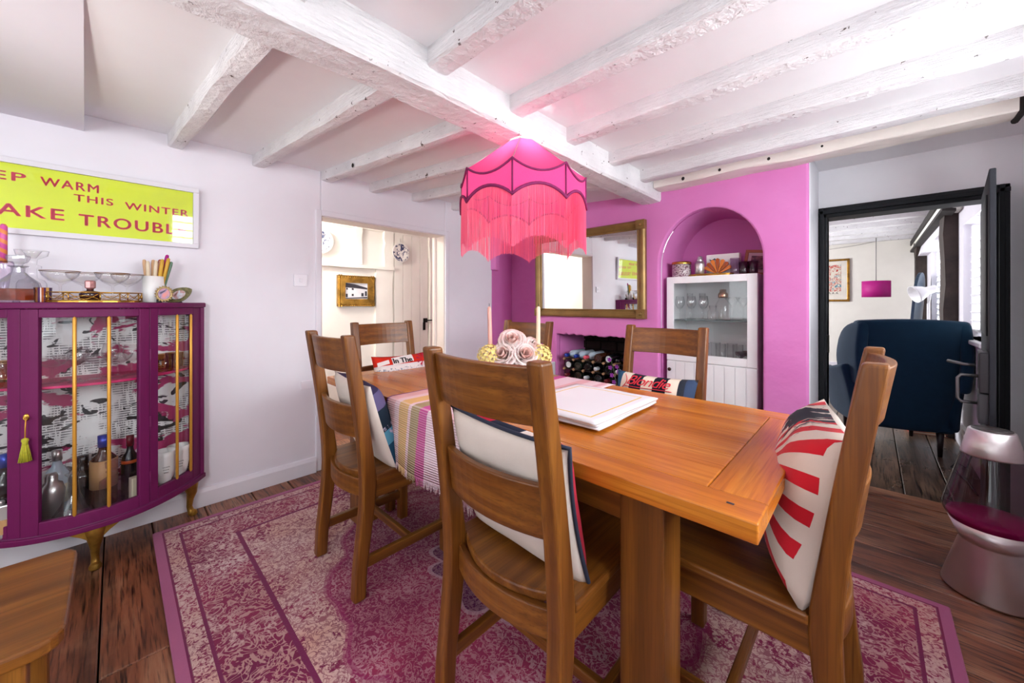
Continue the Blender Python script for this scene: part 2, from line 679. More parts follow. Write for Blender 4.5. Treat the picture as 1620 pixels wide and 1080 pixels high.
linen_white = paint('white_linen', 'dcdbe0', 0.75, var=0.015, bump=0.15, bs=400)
canvas_white = paint('ecru_canvas', 'd3c7bd', 0.85, var=0.03, vs=10, bump=0.25, bs=500)
red_ink = paint('red_ink', 'd02a3c', 0.7)
ink_navy = paint('navy_ink', '20263a', 0.8)
ink_black = paint('black_ink', '17161a', 0.7)
mirror_mat = paint('silvered_mirror', 'eef0ef', 0.01, metal=1.0, var=0.0)
rose_petal = paint('blush_rose_petal', 'f6ebe8', 0.6, var=0.03, vs=20, transl=0.45)
rose_heart = paint('pink_rose_heart', 'f5ddd6', 0.6, transl=0.45)
hydrangea = paint('yellow_green_floret', 'e8d886', 0.6, var=0.08, vs=40, transl=0.2)
leaf_green = paint('deep_green_leaf', '35502c', 0.5, var=0.1, vs=20, transl=0.15)
leaf_light = paint('light_green_leaf', '7a9464', 0.55, var=0.1, vs=20, transl=0.2)
orchid_mat = paint('violet_orchid', 'a844b8', 0.6, var=0.08, transl=0.25)
lamp_white = paint('white_enamel', 'ececee', 0.3, var=0.01)
magenta_shade = paint('magenta_drum', 'c2188a', 0.6, transl=0.3)
bulb_glow = emit_mat('bulb_glow', 'ffd2a0', 14)


def stripe_mat(name, axis, stops, lo, hi, rough=0.8, rib=0.0, ribaxis=1, weave=0.2):
    b = NB(name)
    o = b.xyz()
    f = b.step(o[axis], lo, hi)
    col = b.ramp(f, [(p, hx(c)) for p, c in stops], 'CONSTANT')
    nm = None
    if rib:
        w = b.math('SINE', b.math('MULTIPLY', o[ribaxis], rib))
        nm = b.bump(w, weave, 0.003)
        col = b.mix(b.math('MULTIPLY', b.step(w, 0.2, 0.9), 0.28), col, hx('f0e2e2'))
    return b.surface(col, rough, 0, 0.2, nm)


# ------------------------------------------------------------------ floor
floor = struct(G().box(-5.2, 0.95, -1.85, 8.75, -0.08, -0.034).build('floor', gap_dark))
plank_cache = {}


def plank(x0, x1, y0, y1, mat, z=0.0):
    key = (round(x1 - x0, 3), round(y1 - y0, 3), mat.name)
    if key in plank_cache:
        o = bpy.data.objects.new('plank', plank_cache[key])
        COL.objects.link(o)
        o.parent = floor
    else:
        w, d = (x1 - x0) / 2 - 0.0025, (y1 - y0) / 2 - 0.0025
        o = G().box(-w, w, -d, d, -0.034, 0).build('plank', mat, floor)
        plank_cache[key] = o.data
        md = o.modifiers.new('bevel', 'BEVEL')
        md.width, md.segments = 0.004, 1
    o.location = ((x0 + x1) / 2, (y0 + y1) / 2, z)
    return o


rows = [-1.80, -1.55, -1.31, -1.08, -0.83, -0.60, -0.38, -0.205, -0.04, 0.137, 0.363, 0.596, 0.80, 1.02, 1.25, 1.47, 1.70, 1.92, 2.15, 2.37, 2.59, 2.82, 3.04, 3.27]
r_ = random.Random(4)
for i in range(len(rows) - 1):
    cut = [-1.9, -0.75, -1.35, -0.2][i % 4] + r_.uniform(-0.15, 0.15)
    xl = -3.02 if rows[i] > 2.6 else -2.90
    for a, b_ in ((xl, cut), (cut, 0.66)):
        plank(a, b_, rows[i], rows[i + 1], floor_dark, r_.uniform(-0.0015, 0.0))
plank(-0.30, 0.66, 3.27, 3.42, floor_dark, 0.004)              # threshold
for k in range(17):
    x0 = -3.0 + k * 0.21
    c1 = 4.9 + (k * 1.37) % 1.4
    for a, b_ in ((3.42, c1), (c1, c1 + 1.9), (c1 + 1.9, 8.72)):
        plank(x0, min(x0 + 0.21, 0.70), a, b_, floor_living)
for k in range(5):
    plank(-4.1 + k * 0.24, -4.1 + (k + 1) * 0.24, -0.6, 3.3, floor_dark)

# ------------------------------------------------------------------ walls
struct(G().box(-3.03, -2.88, -1.8, 1.023, 0, 2.30).box(-3.03, -2.88, 2.12, 2.72, 0, 2.30)
       .box(-3.03, -2.88, 1.023, 2.12, 1.835, 2.30).build('wall_left', wall_white, bevel=0.008))
# chimney wall with the wine fireplace and the arched niche cut out of it
poly = [(-2.39, 0), (-2.156, 0), (-2.156, 0.915)]
r_ = random.Random(9)
for k in range(1, 26):
    poly.append((-2.156 + 0.729 * k / 26, 0.917 + r_.uniform(-0.009, 0.010)))
poly += [(-1.427, 0.915), (-1.427, 0), (-1.181, 0), (-1.181, 1.46)]
for k in range(1, 24):
    a = PI - PI * k / 24
    poly.append((-0.843 + 0.338 * math.cos(a), 1.485 + 0.39 * math.sin(a)))
poly += [(-0.505, 1.42), (-0.505, 0), (-0.272, 0), (-0.272, 2.25), (-2.39, 2.25)]
struct(G().prism(poly, 'y', 2.87, 2.93).build('wall_back', pink_wall, bevel=0.012))


def niche_shell(u, v):
    n = len(arc) - 1
    i = min(int(u * n + 1e-6), n)
    x, z = arc[i]
    y = 2.93 + v * 0.42
    return (x + 0.0 * v, y, z)


arc = [(-1.181, 0), (-1.181, 0.7), (-1.181, 1.46)] + [(-0.843 + 0.338 * math.cos(PI - PI * k / 24), 1.485 + 0.39 * math.sin(PI - PI * k / 24)) for k in range(1, 24)] + [(-0.505, 1.42), (-0.505, 0.7), (-0.505, 0)]
struct(G().sheet(niche_shell, len(arc) - 1, 3).build('wall_niche', pink_wall, fix=False))
struct(G().box(-1.25, -0.44, 3.35, 3.40, 0, 2.0).build('wall_niche_back', pink_wall))
# recess left of the chimney, fireplace cheeks
struct(G().prism([(-2.88, 2.72), (-3.07, 3.22), (-3.16, 3.22), (-3.03, 2.72)], 'z', 0, 2.25)
       .box(-3.16, -2.30, 3.22, 3.30, 0, 2.25).box(-2.39, -2.31, 2.93, 3.30, 0.95, 2.25)
       .prism([(-2.88, 2.70), (-2.83, 2.73), (-2.85, 2.80), (-2.95, 2.86), (-2.95, 2.72)], 'z', 1.55, 2.25).build('wall_alcove', pink_wall, bevel=0.01))
struct(G().prism([(-2.156, 2.93), (-2.10, 3.28), (-2.36, 3.28), (-2.36, 2.93)], 'z', 0, 0.95)
       .prism([(-1.427, 2.93), (-1.47, 3.28), (-1.25, 3.28), (-1.25, 2.93)], 'z', 0, 0.95).build('wall_fireplace_cheeks', pink_wall))
brick_mat = paint('sooty_brick', '2e1f1c', 0.9, var=0.25, vs=12, bump=0.4, bs=50)
soot = paint('soot_mortar', '171110', 0.95, var=0.1)
fire = struct(G().box(-2.16, -1.40, 3.285, 3.33, 0, 1.0).box(-2.2, -1.40, 2.93, 3.3, 0.95, 0.99).build('wall_fireback', soot))
for rr in range(9):
    for cc in range(5):
        x0 = -2.16 + cc * 0.17 - (0.085 if rr % 2 else 0)
        xa, xb = max(x0, -2.13), min(x0 + 0.158, -1.44)
        if xb - xa < 0.03:
            continue
        o = G().box(xa, xb, 3.262, 3.29, 0.14 + rr * 0.088, 0.14 + rr * 0.088 + 0.074).build('brick', brick_mat, fire, bevel=0.004)
# doorway wall, white return, right wall with its window and an added one, wall behind
struct(G().box(-0.272, -0.222, 3.41, 3.56, 0, 2.25).box(-0.222, 0.49, 3.41, 3.56, 1.80, 2.25)
       .box(0.49, 0.95, 3.41, 3.56, 0, 2.25).build('wall_doorway', wall_grey))
struct(G().box(-0.35, -0.268, 2.885, 3.56, 0, 2.25).build('trim_1', trim_white, bevel=0.012))
W1, W2 = (0.45, 2.45), (-1.60, -0.86)  # right opening lengthened for more light; rear one added for fill
ZB, ZT = 0.88, 1.95
wr = G().box(0.62, 0.80, -1.8, 3.41, 0, ZB).box(0.62, 0.80, -1.8, 3.41, ZT, 2.3)
for a, b_ in ((-1.8, W2[0]), (W2[1], W1[0]), (W1[1], 3.41)):
    wr.box(0.62, 0.80, a, b_, ZB, ZT)
struct(wr.build('wall_right', wall_grey))
struct(G().box(-3.03, -1.9, -1.80, -1.65, 0, 2.3).box(-0.3, 0.8, -1.80, -1.65, 0, 2.3).box(-1.9, -0.3, -1.80, -1.65, 0, 0.9)
       .box(-1.9, -0.3, -1.80, -1.65, 1.95, 2.3).build('wall_front', wall_white))


def sash(name, x0, x1, y0, y1, z0, z1, along, nb, bars=1):
    """white window: frame, glazing bars, pane, louvred shutter slats"""
    w = G()
    t = 0.045

    def bx(a0, a1, c0, c1, zz0, zz1):
        if along == 'y':
            w.box(a0, a1, c0, c1, zz0, zz1)
        else:
            w.box(c0, c1, a0, a1, zz0, zz1)
    d0, d1 = (x0, x1) if along == 'y' else (y0, y1)
    s0, s1 = (y0, y1) if along == 'y' else (x0, x1)
    bx(d0, d1, s0, s0 + t, z0, z1)
    bx(d0, d1, s1 - t, s1, z0, z1)
    bx(d0, d1, s0 + t, s1 - t, z0, z0 + t)
    bx(d0, d1, s0 + t, s1 - t, z1 - t, z1)
    f = struct(w.build(name, white_lacquer, bevel=0.004))
    for k in range(1, bars + 1):
        c = s0 + (s1 - s0) * k / (bars + 1)
        w = G()
        if along == 'y':
            w.box(d0, d1, c - 0.016, c + 0.016, z0 + t, z1 - t)
        else:
            w.box(c - 0.016, c + 0.016, d0, d1, z0 + t, z1 - t)
        w.build('glazing_bar', white_lacquer, f)
    w = G()
    if along == 'y':
        w.box(d1 - 0.008, d1 - 0.004, s0 + t, s1 - t, z0 + t, z1 - t)
    else:
        w.box(s0 + t, s1 - t, d0 + 0.004, d0 + 0.008, z0 + t, z1 - t)
    w.build('pane', clear, f)
    return f


sash('window_1', 0.70, 0.75, W1[0], W1[1], ZB, ZT, 'y', 0, 2)
sash('fill_window_2', 0.70, 0.75, W2[0], W2[1], ZB, ZT, 'y', 0, 1)  # unseen window added to let in fill
sash('fill_window_3', -1.9, -0.3, -1.76, -1.71, 0.9, 1.95, 'x', 0, 2)  # added behind the camera as a fill opening
w1 = bpy.data.objects['window_1']
for k in range(10):
    G().box(-0.025, 0.025, W1[0] + 0.03, W1[1] - 0.03, -0.003, 0.003).build('slat', white_lacquer, w1, loc=(0.665, 0, 0.97 + k * 0.095), rot=(0, math.radians(14), 0))

# baseboards and trims
struct(G().prism([(0, 0), (0.022, 0), (0.022, 0.085), (0.012, 0.105), (0, 0.11)], 'y', -1.65, 0.985, mx=Matrix.Translation((-2.88, 0, 0))).build('baseboard_left', trim_white))
struct(G().prism([(0, 0), (0.022, 0), (0.022, 0.085), (0.012, 0.105), (0, 0.11)], 'y', 2.16, 2.70, mx=Matrix.Translation((-2.88, 0, 0))).build('baseboard_left', trim_white))
struct(G().box(-2.89, -2.868, 0.985, 1.025, 0, 1.875).box(-2.89, -2.868, 2.118, 2.158, 0, 1.875).box(-2.89, -2.868, 1.025, 2.118, 1.833, 1.875)
       .build('trim_2', wall_white, bevel=0.006))
struct(G().box(-3.04, -2.885, 2.108, 2.122, 0, 1.84).box(-3.04, -2.885, 1.021, 1.033, 0, 1.84).box(-3.04, -2.885, 1.03, 2.11, 1.826, 1.838)
       .box(-3.04, -3.0, 2.085, 2.11, 0, 1.83).build('trim_3', jamb_light_tint, bevel=0.004))

# ------------------------------------------------------------------ ceiling, joists, main beam
def hewn(name, A, B, w, h, parent, jit=0.006, n=14, mat=None, cham=0.006):
    """roughly squared timber whose underside centre runs A -> B"""
    A, B = Vector(A), Vector(B)
    d = (B - A)
    side = Vector((-d.y, d.x, 0)).normalized()
    sec = [(-w / 2, cham), (-w / 2 + cham, 0), (0, -0.002), (w / 2 - cham, 0), (w / 2, cham), (w / 2, h), (-w / 2, h)]
    vs, fs = [], []
    sd = RND.uniform(0, 50)
    for i in range(n + 1):
        p = A + d * (i / n)
        for k, (a, z) in enumerate(sec):
            j = 0 if k >= 5 else 1
            q = p + side * a + Vector((0, 0, z))
            q += side * pnoise(Vector((sd, i * 0.6, k))) * jit * j + Vector((0, 0, pnoise(Vector((sd + 9, i * 0.5, k * 0.4))) * jit * j))
            vs.append(q)
    m = len(sec)
    for i in range(n):
        for k in range(m):
            k2 = (k + 1) % m
            fs.append((i * m + k, i * m + k2, (i + 1) * m + k2, (i + 1) * m + k))
    fs += [tuple(range(m)), tuple(range(n * m, n * m + m))[::-1]]
    return G().add(vs, fs).build(name, mat or beam_white, parent)


ceil = G().box(-1.25, 0.80, -1.8, 3.56, 2.125, 2.17)
ceil.add([(-3.16, -0.3, 2.172), (-1.25, -0.3, 2.052), (-1.25, 3.4, 2.052), (-3.16, 3.4, 2.172),
          (-3.16, -0.3, 2.3), (-1.25, -0.3, 2.3), (-1.25, 3.4, 2.3), (-3.16, 3.4, 2.3)],
         [(0, 1, 2, 3), (7, 6, 5, 4), (0, 4, 5, 1), (1, 5, 6, 2), (2, 6, 7, 3), (3, 7, 4, 0)])
ceiling = struct(ceil.build('ceiling', ceil_white))
# lowered bay over the cabinet end
struct(G().prism([(-2.88, -0.11), (-1.28, -0.05), (-1.28, -1.8), (-2.88, -1.8)], 'z', 2.07, 2.30).build('trim_4', wall_white))
mb = hewn('main_beam', (-1.245, -1.65, 1.978), (-1.245, 2.88, 1.978), 0.165, 0.19, ceiling, 0.009, 26, cham=0.012)
for y0, y1 in ((-0.56, -0.56), (-0.11, -0.11), (0.33, 0.34), (0.82, 0.82), (1.25, 1.25), (1.68, 1.68), (2.12, 2.12), (2.55, 2.55)):
    hewn('joist', (-1.18, y0, 2.055), (0.62, y1, 2.055), 0.088, 0.09, ceiling, 0.006, 12)
for yl, yb in ((0.235, 0.305), (0.64, 0.70), (1.06, 1.12), (1.42, 1.50), (1.80, 1.89), (2.22, 2.30)):
    hewn('joist', (-2.89, yl, 2.088), (-1.30, yb, 1.988), 0.068, 0.09, ceiling, 0.008, 12)
hewn('edge_beam', (-1.16, 2.80, 2.045), (0.47, 2.80, 2.045), 0.15, 0.09, ceiling, 0.012, 14, mat=paint('cream_beam', 'e9e2da', 0.7, var=0.04, bump=0.4, bs=30))
kn = [(-2.38, 1.035, 2.075, 0.012), (-1.20, 0.98, 1.99, 0.009), (-1.19, 0.42, 1.99, 0.010), (-0.45, 2.725, 2.075, 0.010), (-0.95, 2.726, 2.07, 0.012), (-0.72, 2.727, 2.075, 0.009), (0.1, 2.727, 2.07, 0.008), (-0.2, 2.726, 2.08, 0.007)]
for x, y, z, r in kn:
    G().lathe([(0.0, -0.3), (0.8, -0.25), (1, 0), (0.8, 0.25), (0.0, 0.3)], 8, m=0).build('knot', dark_knot, ceiling, loc=(x, y, z), rot=(PI / 2, 0, 0)).scale = (r, r * 1.2, r)
G().box(0.468, 0.492, 2.725, 2.875, 2.03, 2.125).build('beam_end', dark_knot, ceiling, bevel=0.01)

# ------------------------------------------------------------------ hall beyond the opening
HX = -3.9
hall = G().box(HX - 0.1, HX, -0.6, 3.3, 0, 2.2).box(HX, -3.03, 3.25, 3.35, 0, 2.2).box(HX, -3.03, -0.7, -0.6, 0, 2.2)
hall_wall = struct(hall.build('wall_hall', hall_cream))
struct(G().box(HX - 0.1, -3.03, -0.7, 3.35, 2.12, 2.2).build('ceiling_hall', ceil_white))


def timber(name, y0, y1, z0, z1, d, jit=0.006):
    n = 10
    vs, fs = [], []
    vert = (z1 - z0) > (y1 - y0)
    sd = RND.uniform(0, 40)
    for i in range(n + 1):
        t = i / n
        ja, jb = pnoise(Vector((sd, i * 0.7, 0))) * jit, pnoise(Vector((sd, i * 0.7, 9))) * jit
        if vert:
            z = z0 + (z1 - z0) * t
            ring = [(HX, y0 + ja, z), (HX + d, y0 + ja + 0.006, z), (HX + d, y1 + jb - 0.006, z), (HX, y1 + jb, z)]
        else:
            y = y0 + (y1 - y0) * t
            ring = [(HX, y, z0 + ja), (HX + d, y, z0 + ja + 0.004), (HX + d, y, z1 + jb - 0.004), (HX, y, z1 + jb)]
        vs += ring
    for i in range(n):
        for k in range(4):
            k2 = (k + 1) % 4
            fs.append((i * 4 + k, i * 4 + k2, i * 4 + 4 + k2, i * 4 + 4 + k))
    fs += [(0, 1, 2, 3), tuple(range(n * 4, n * 4 + 4))[::-1]]
    return G().add(vs, fs).build(name, hall_cream, hall_wall)


timber('rail', 1.0, 2.14, 1.565, 1.61, 0.05)
timber('stud', 1.71, 1.79, 1.61, 2.12, 0.035, 0.012)
timber('stud', 2.03, 2.15, 1.60, 2.12, 0.03, 0.014)
timber('stud', 1.93, 2.14, 0.0, 1.57, 0.03, 0.014)
timber('rail', 1.0, 2.6, 1.985, 2.03, 0.02, 0.01)
timber('stud', 2.605, 2.90, 0.0, 2.12, 0.05, 0.016)
hd = struct(G().box(HX, HX + 0.014, 2.15, 2.60, 0.02, 1.99).build('door_2', hall_cream))
for k in range(4):
    G().box(HX + 0.012, HX + 0.024, 2.155 + k * 0.112, 2.155 + (k + 1) * 0.112 - 0.004, 0.03, 1.985).build('board', hall_cream, hd, bevel=0.003)
lt = G().cbox((HX + 0.034, 2.555, 1.0), (0.012, 0.05, 0.05)).cbox((HX + 0.034, 2.54, 0.93), (0.010, 0.03, 0.09))
lt.tube([(HX + 0.05, 2.55, 1.0), (HX + 0.075, 2.60, 1.0), (HX + 0.07, 2.64, 1.0)], 0.007).build('latch', iron, hd)
for z0, z1 in ((1.75, 1.83), (1.665, 1.705)):
    G().box(HX + 0.048, HX + 0.056, 2.685, 2.71, z0, z1).build('hinge', iron, hd, bevel=0.003)

# ------------------------------------------------------------------ sitting room beyond the doorway
LX = 0.56
lw_ = G().box(LX, LX + 0.16, 3.56, 3.98, 0, 2.3).box(LX, LX + 0.16, 3.98, 7.22, 0, 0.93).box(LX, LX + 0.16, 3.98, 7.22, 1.86, 2.3)
lw_.box(LX, LX + 0.16, 4.92, 5.93, 0.93, 1.86).box(LX, LX + 0.16, 7.22, 8.7, 0, 2.3)
struct(lw_.build('wall_sitting_right', wall_white))
struct(G().box(-3.1, 0.72, 8.6, 8.72, 0, 2.35).build('wall_sitting_far', hall_cream))
struct(G().box(-3.12, -3.0, 3.56, 5.3, 0, 2.35).box(-3.12, -3.0, 7.1, 8.7, 0, 2.35).box(-3.12, -3.0, 5.3, 7.1, 0, 0.85).box(-3.12, -3.0, 5.3, 7.1, 1.95, 2.35).build('wall_sitting_left', wall_white))
lceil = struct(G().box(-3.1, 0.72, 3.50, 8.72, 2.23, 2.33).build('ceiling_sitting', ceil_white))
for k in range(9):
    hewn('joist', (-3.0, 4.15 + k * 0.5, 2.165), (0.56, 4.15 + k * 0.5, 2.165), 0.10, 0.08, lceil, 0.004, 6)
struct(G().prism([(0, 0), (-0.022, 0), (-0.022, 0.12), (-0.016, 0.14), (-0.016, 0.17), (0, 0.185)], 'y', 3.56, 8.6, mx=Matrix.Translation((LX, 0, 0))).build('baseboard_right', trim_white))
struct(G().box(-3.0, 0.56, 8.575, 8.6, 0, 0.19).build('baseboard_back', trim_white, bevel=0.006))
old_timber = paint('old_dark_timber', '3b2f2a', 0.75, var=0.25, vs=9, bump=0.6, bs=30)
old_edge = paint('old_black_edge', '2a2523', 0.75, var=0.2, vs=9, bump=0.5, bs=30)


def rough_post(name, x0, x1, y0, y1, z0, z1, mat):
    n = 9
    vs, fs = [], []
    sd = RND.uniform(0, 40)
    for i in range(n + 1):
        z = z0 + (z1 - z0) * i / n
        j = [pnoise(Vector((sd + q * 3, i * 0.6, q))) * 0.018 for q in range(4)]
        vs += [(x0 + j[0], y0 + j[1], z), (x1, y0 + j[2], z), (x1, y1, z), (x0 + j[3], y1, z)]
    for i in range(n):
        for k in range(4):
            k2 = (k + 1) % 4
            fs.append((i * 4 + k, i * 4 + k2, i * 4 + 4 + k2, i * 4 + 4 + k))
    fs += [(0, 1, 2, 3), tuple(range(n * 4, n * 4 + 4))[::-1]]
    return struct(G().add(vs, fs).build(name, mat))


rough_post('trim_5', 0.475, 0.57, 5.15, 5.42, 0.0, 2.06, old_timber)
rough_post('trim_6', 0.455, 0.57, 7.75, 8.1, 0.0, 2.08, old_timber)
G_ = G().prism([(0.455, 2.02), (0.56, 2.00), (0.56, 2.17), (0.455, 2.15)], 'y', 4.95, 8.58)
struct(G_.build('trim_7', hall_cream, bevel=0.01))
struct(G().prism([(0.44, 2.10), (0.462, 2.10), (0.462, 2.17), (0.44, 2.17)], 'y', 4.9, 8.58).prism([(0.44, 2.0), (0.52, 1.985), (0.52, 2.01), (0.44, 2.03)], 'y', 4.9, 8.58).build('trim_8', old_edge))


def shutter_window(name, y0, y1, z0=0.93, z1=1.86):
    f = sash(name, 0.66, 0.70, y0, y1, z0, z1, 'y', 0, 1)
    G().box(0.52, 0.66, y0 - 0.02, y1 + 0.02, z0 - 0.03, z0).build('window_sill', white_lacquer, f, bevel=0.006)
    mid = (y0 + y1) / 2
    for a, b_ in ((y0 + 0.01, mid - 0.004), (mid + 0.004, y1 - 0.01)):
        for c in (a, b_ - 0.035):
            G().box(0.60, 0.63, c, c + 0.035, z0, z1 - 0.02).build('shutter_stile', white_lacquer, f)
        first = None
        zz = z0 + 0.05
        while zz < z1 - 0.09:
            if first is None:
                first = G().box(-0.03, 0.03, -(b_ - a) / 2 + 0.035, (b_ - a) / 2 - 0.035, -0.004, 0.004).build('slat', white_lacquer, f)
                o = first
            else:
                o = first.copy()
                COL.objects.link(o)
            o.location = (0.615, (a + b_) / 2, zz)
            o.rotation_euler = (0, math.radians(38), 0)
            zz += 0.068
    return f


shutter_window('window_4', 5.95, 7.20)
shutter_window('window_5', 4.00, 4.90)
G_ = G().prism([(0.47, 1.86), (0.56, 1.86), (0.56, 1.99), (0.50, 1.99)], 'y', 5.45, 7.7)
struct(G_.build('trim_9', wall_white))

# doorway casing (black, moulded) and the open door
fr = G()
for a, b_, c, d in ((-0.275, -0.252, 3.385, 3.41), (-0.262, -0.238, 3.37, 3.41), (-0.244, -0.222, 3.39, 3.56)):
    fr.box(a, b_, c, d, 0, 1.86)
for a, b_, c, d in ((0.53, 0.553, 3.385, 3.41), (0.512, 0.535, 3.37, 3.41), (0.487, 0.514, 3.39, 3.56)):
    fr.box(a, b_, c, d, 0, 1.86)
for a, b_, c, d in ((1.838, 1.862, 3.385, 3.41), (1.815, 1.842, 3.37, 3.41), (1.792, 1.818, 3.39, 3.56)):
    fr.box(-0.275, 0.553, c, d, a, b_)
struct(fr.build('trim_10', black_paint, bevel=0.004))
G().box(-0.226, -0.212, 3.40, 3.43, 0.86, 0.98).build('strike_plate', iron, bpy.data.objects['trim_10'])

hinge = Vector((0.466, 3.375, 0))
edge = Vector((0.392, 2.655, 0))
dv = (edge - hinge)
dl = dv.length
ang = math.atan2(dv.y, dv.x)
mdoor = Matrix.Translation(hinge) @ Matrix.Rotation(ang, 4, 'Z')
door = struct(G().box(0, dl, -0.016, 0.004, 0.012, 1.795, mx=mdoor).build('door_1', door_grey, bevel=0.004))
sgn = -1  # the face towards the sitting-room opening (left as seen from the table)
for z0, z1 in ((0.12, 0.62), (1.05, 1.70)):
    G().box(0.10, dl - 0.10, -0.022, -0.014, z0, z1, mx=mdoor).build('door_panel', black_paint, door, bevel=0.006)
G().box(dl - 0.19, dl - 0.005, -0.044, -0.014, 0.80, 0.98, mx=mdoor).build('lock_case', paint('grey_lock_case', '2a272c', 0.4, metal=0.3), door, bevel=0.004)
G().box(dl - 0.18, dl - 0.02, -0.046, -0.014, 0.66, 0.795, mx=mdoor).build('lock_case', paint('steel_lock_case', '47474c', 0.45, metal=0.4), door, bevel=0.004)
pts = [(dl - 0.09, -0.040, 0.865), (dl - 0.09, -0.095, 0.865), (dl - 0.09, -0.105, 0.85), (dl - 0.09, -0.105, 0.755), (dl - 0.09, -0.095, 0.74), (dl - 0.09, -0.040, 0.74)]
G().tube([mdoor @ Vector(p) for p in pts], 0.007, 10).build('door_handle', door_steel, door)
G().tube([mdoor @ Vector(p) for p in [(dl - 0.12, -0.05, 0.91), (dl - 0.12, -0.085, 0.912), (dl - 0.2, -0.135, 0.915)]], [0.007, 0.007, 0.008], 10).build('lever', door_steel, door)
# ------------------------------------------------------------------ rug
def rug_material():
    b = NB('faded_persian_rug')
    o = b.xyz()
    ax, ay = b.math('ABSOLUTE', o[0]), b.math('ABSOLUTE', o[1])
    dx, dy = b.math('SUBTRACT', 1.455, ax), b.math('SUBTRACT', 1.06, ay)
    d = b.math('MINIMUM', dx, dy)
    v = b.coords()
    fine = b.noise(v, 42, 3, 0.6, 2.2)
    mid = b.noise(v, 17, 4, 0.6, 3.2)
    worn = b.noise(v, 3.0, 4, 0.6)
    vor = b.voronoi(v, 11, 'DISTANCE_TO_EDGE')
    ringn = b.math('SINE', b.math('MULTIPLY', b.voronoi(v, 7.5), 62))
    pat = b.math('ADD', b.math('MULTIPLY', fine, 0.55), b.math('MULTIPLY', mid, 0.45))
    # zones
    border = b.band(d, 0.105, 0.30)
    guard = b.band(d, 0.04, 0.095)
    lines = b.math('ADD', b.math('ADD', b.band(d, 0.034, 0.042), b.band(d, 0.095, 0.107)), b.band(d, 0.298, 0.316), clamp=True)
    field = b.math('GREATER_THAN', d, 0.316)
    # scalloped medallion
    ang = b.math('ARCTAN2', o[1], b.math('MULTIPLY', o[0], 0.9))
    rad = b.math('SQRT', b.math('ADD', b.math('POWER', b.math('DIVIDE', o[0], 0.98), 2), b.math('POWER', b.math('DIVIDE', o[1], 0.74), 2)))
    lob = b.math('MULTIPLY', b.math('ABSOLUTE', b.math('SINE', b.math('MULTIPLY_ADD', b.noise(v, 2.0, 2), 4.0, b.math('MULTIPLY', ang, 6)))), 0.075)
    r2 = b.math('SUBTRACT', rad, lob)
    med = b.math('MULTIPLY', b.math('LESS_THAN', r2, 0.82), field)
    medline = b.math('MULTIPLY', b.band(r2, 0.80, 0.835), field)
    inner = b.math('LESS_THAN', r2, 0.28)
    inline_ = b.band(r2, 0.275, 0.30)
    # vine-like lines: contours of noise; woven cream on magenta or the reverse by zone
    def vine(scale, dist, lo, hi):
        n = b.noise(v, scale, 2, 0.5, dist)
        return b.step(b.math('ABSOLUTE', b.math('SUBTRACT', n, 0.5)), hi, lo)
    v1 = vine(21, 1.6, 0.022, 0.045)
    v2 = vine(9, 2.4, 0.016, 0.034)
    v3 = vine(38, 1.2, 0.026, 0.055)
    speck = b.step(b.noise(v, 60, 2), 0.49, 0.55)
    lines_ = b.math('MAXIMUM', b.math('MAXIMUM', v1, v2), b.math('MULTIPLY', v3, 0.7))
    wp = b.step(worn, 0.40, 0.66)
    flower = b.math('MULTIPLY', b.step(ringn, 0.1, 0.5), b.step(b.voronoi(v, 7.5), 0.42, 0.36))
    c_border = b.math('ADD', b.math('MULTIPLY', b.math('MAXIMUM', v1, v2), 0.62), b.math('MULTIPLY', b.math('MULTIPLY', b.step(worn, 0.48, 0.7), speck), 0.75), clamp=True)
    c_guard = b.math('ADD', b.math('MULTIPLY', b.step(fine, 0.44, 0.52), 0.85), b.math('MULTIPLY', v1, 0.4), clamp=True)
    blot = b.step(b.noise(v, 8.5, 3, 0.6, 1.0), 0.54, 0.60)
    c_field = b.math('SUBTRACT', 1.0, b.math('ADD', b.math('MULTIPLY', b.math('MAXIMUM', v1, b.math('MULTIPLY', v3, 0.8)), 0.75), b.math('MULTIPLY', b.math('MULTIPLY', blot, speck), 0.9), clamp=True), clamp=True)
    c_med = b.math('MAXIMUM', b.math('MULTIPLY', flower, b.math('MULTIPLY_ADD', speck, 0.5, 0.25)), b.math('MULTIPLY', b.math('MAXIMUM', v3, b.math('MULTIPLY', v1, speck)), 0.62))
    c_med = b.math('MULTIPLY', c_med, b.math('MULTIPLY_ADD', wp, 0.5, 0.6))
    c_in = b.math('MULTIPLY', lines_, 0.35)
    cream = b.math('MULTIPLY', border, c_border)
    cream = b.math('ADD', cream, b.math('MULTIPLY', guard, c_guard))
    outfield = b.math('SUBTRACT', field, med)
    cream = b.math('ADD', cream, b.math('MULTIPLY', outfield, c_field))
    midz = b.math('SUBTRACT', med, b.math('MULTIPLY', inner, field))
    cream = b.math('ADD', cream, b.math('MULTIPLY', midz, c_med), clamp=True)
    cream = b.math('ADD', cream, b.math('MULTIPLY', inner, c_in), clamp=True)
    hue = b.noise(v, 1.6, 3)
    mag = b.ramp(hue, [(0.3, hx('66103f')), (0.5, hx('84204a')), (0.62, hx('982c52')), (0.75, hx('a33a4c'))])
    mag = b.mix(inner, mag, hx('5c1448'))
    mag = b.mix(b.math('MULTIPLY', b.step(fine, 0.42, 0.30), 0.5), mag, hx('6a1247'))
    crm = b.ramp(worn, [(0.3, hx('c79a8c')), (0.7, hx('cfb4b2'))])
    crm = b.mix(b.math('MULTIPLY', med, 0.45), crm, hx('c488a0'))
    col = b.mix(cream, mag, crm)
    col = b.mix(b.math('MULTIPLY', lines, 0.75), col, hx('6d1c4c'))
    col = b.mix(b.math('MULTIPLY', medline, 0.55), col, hx('8e1c58'))
    col = b.mix(b.math('MULTIPLY', inline_, 0.5), col, hx('c8a8b4'))
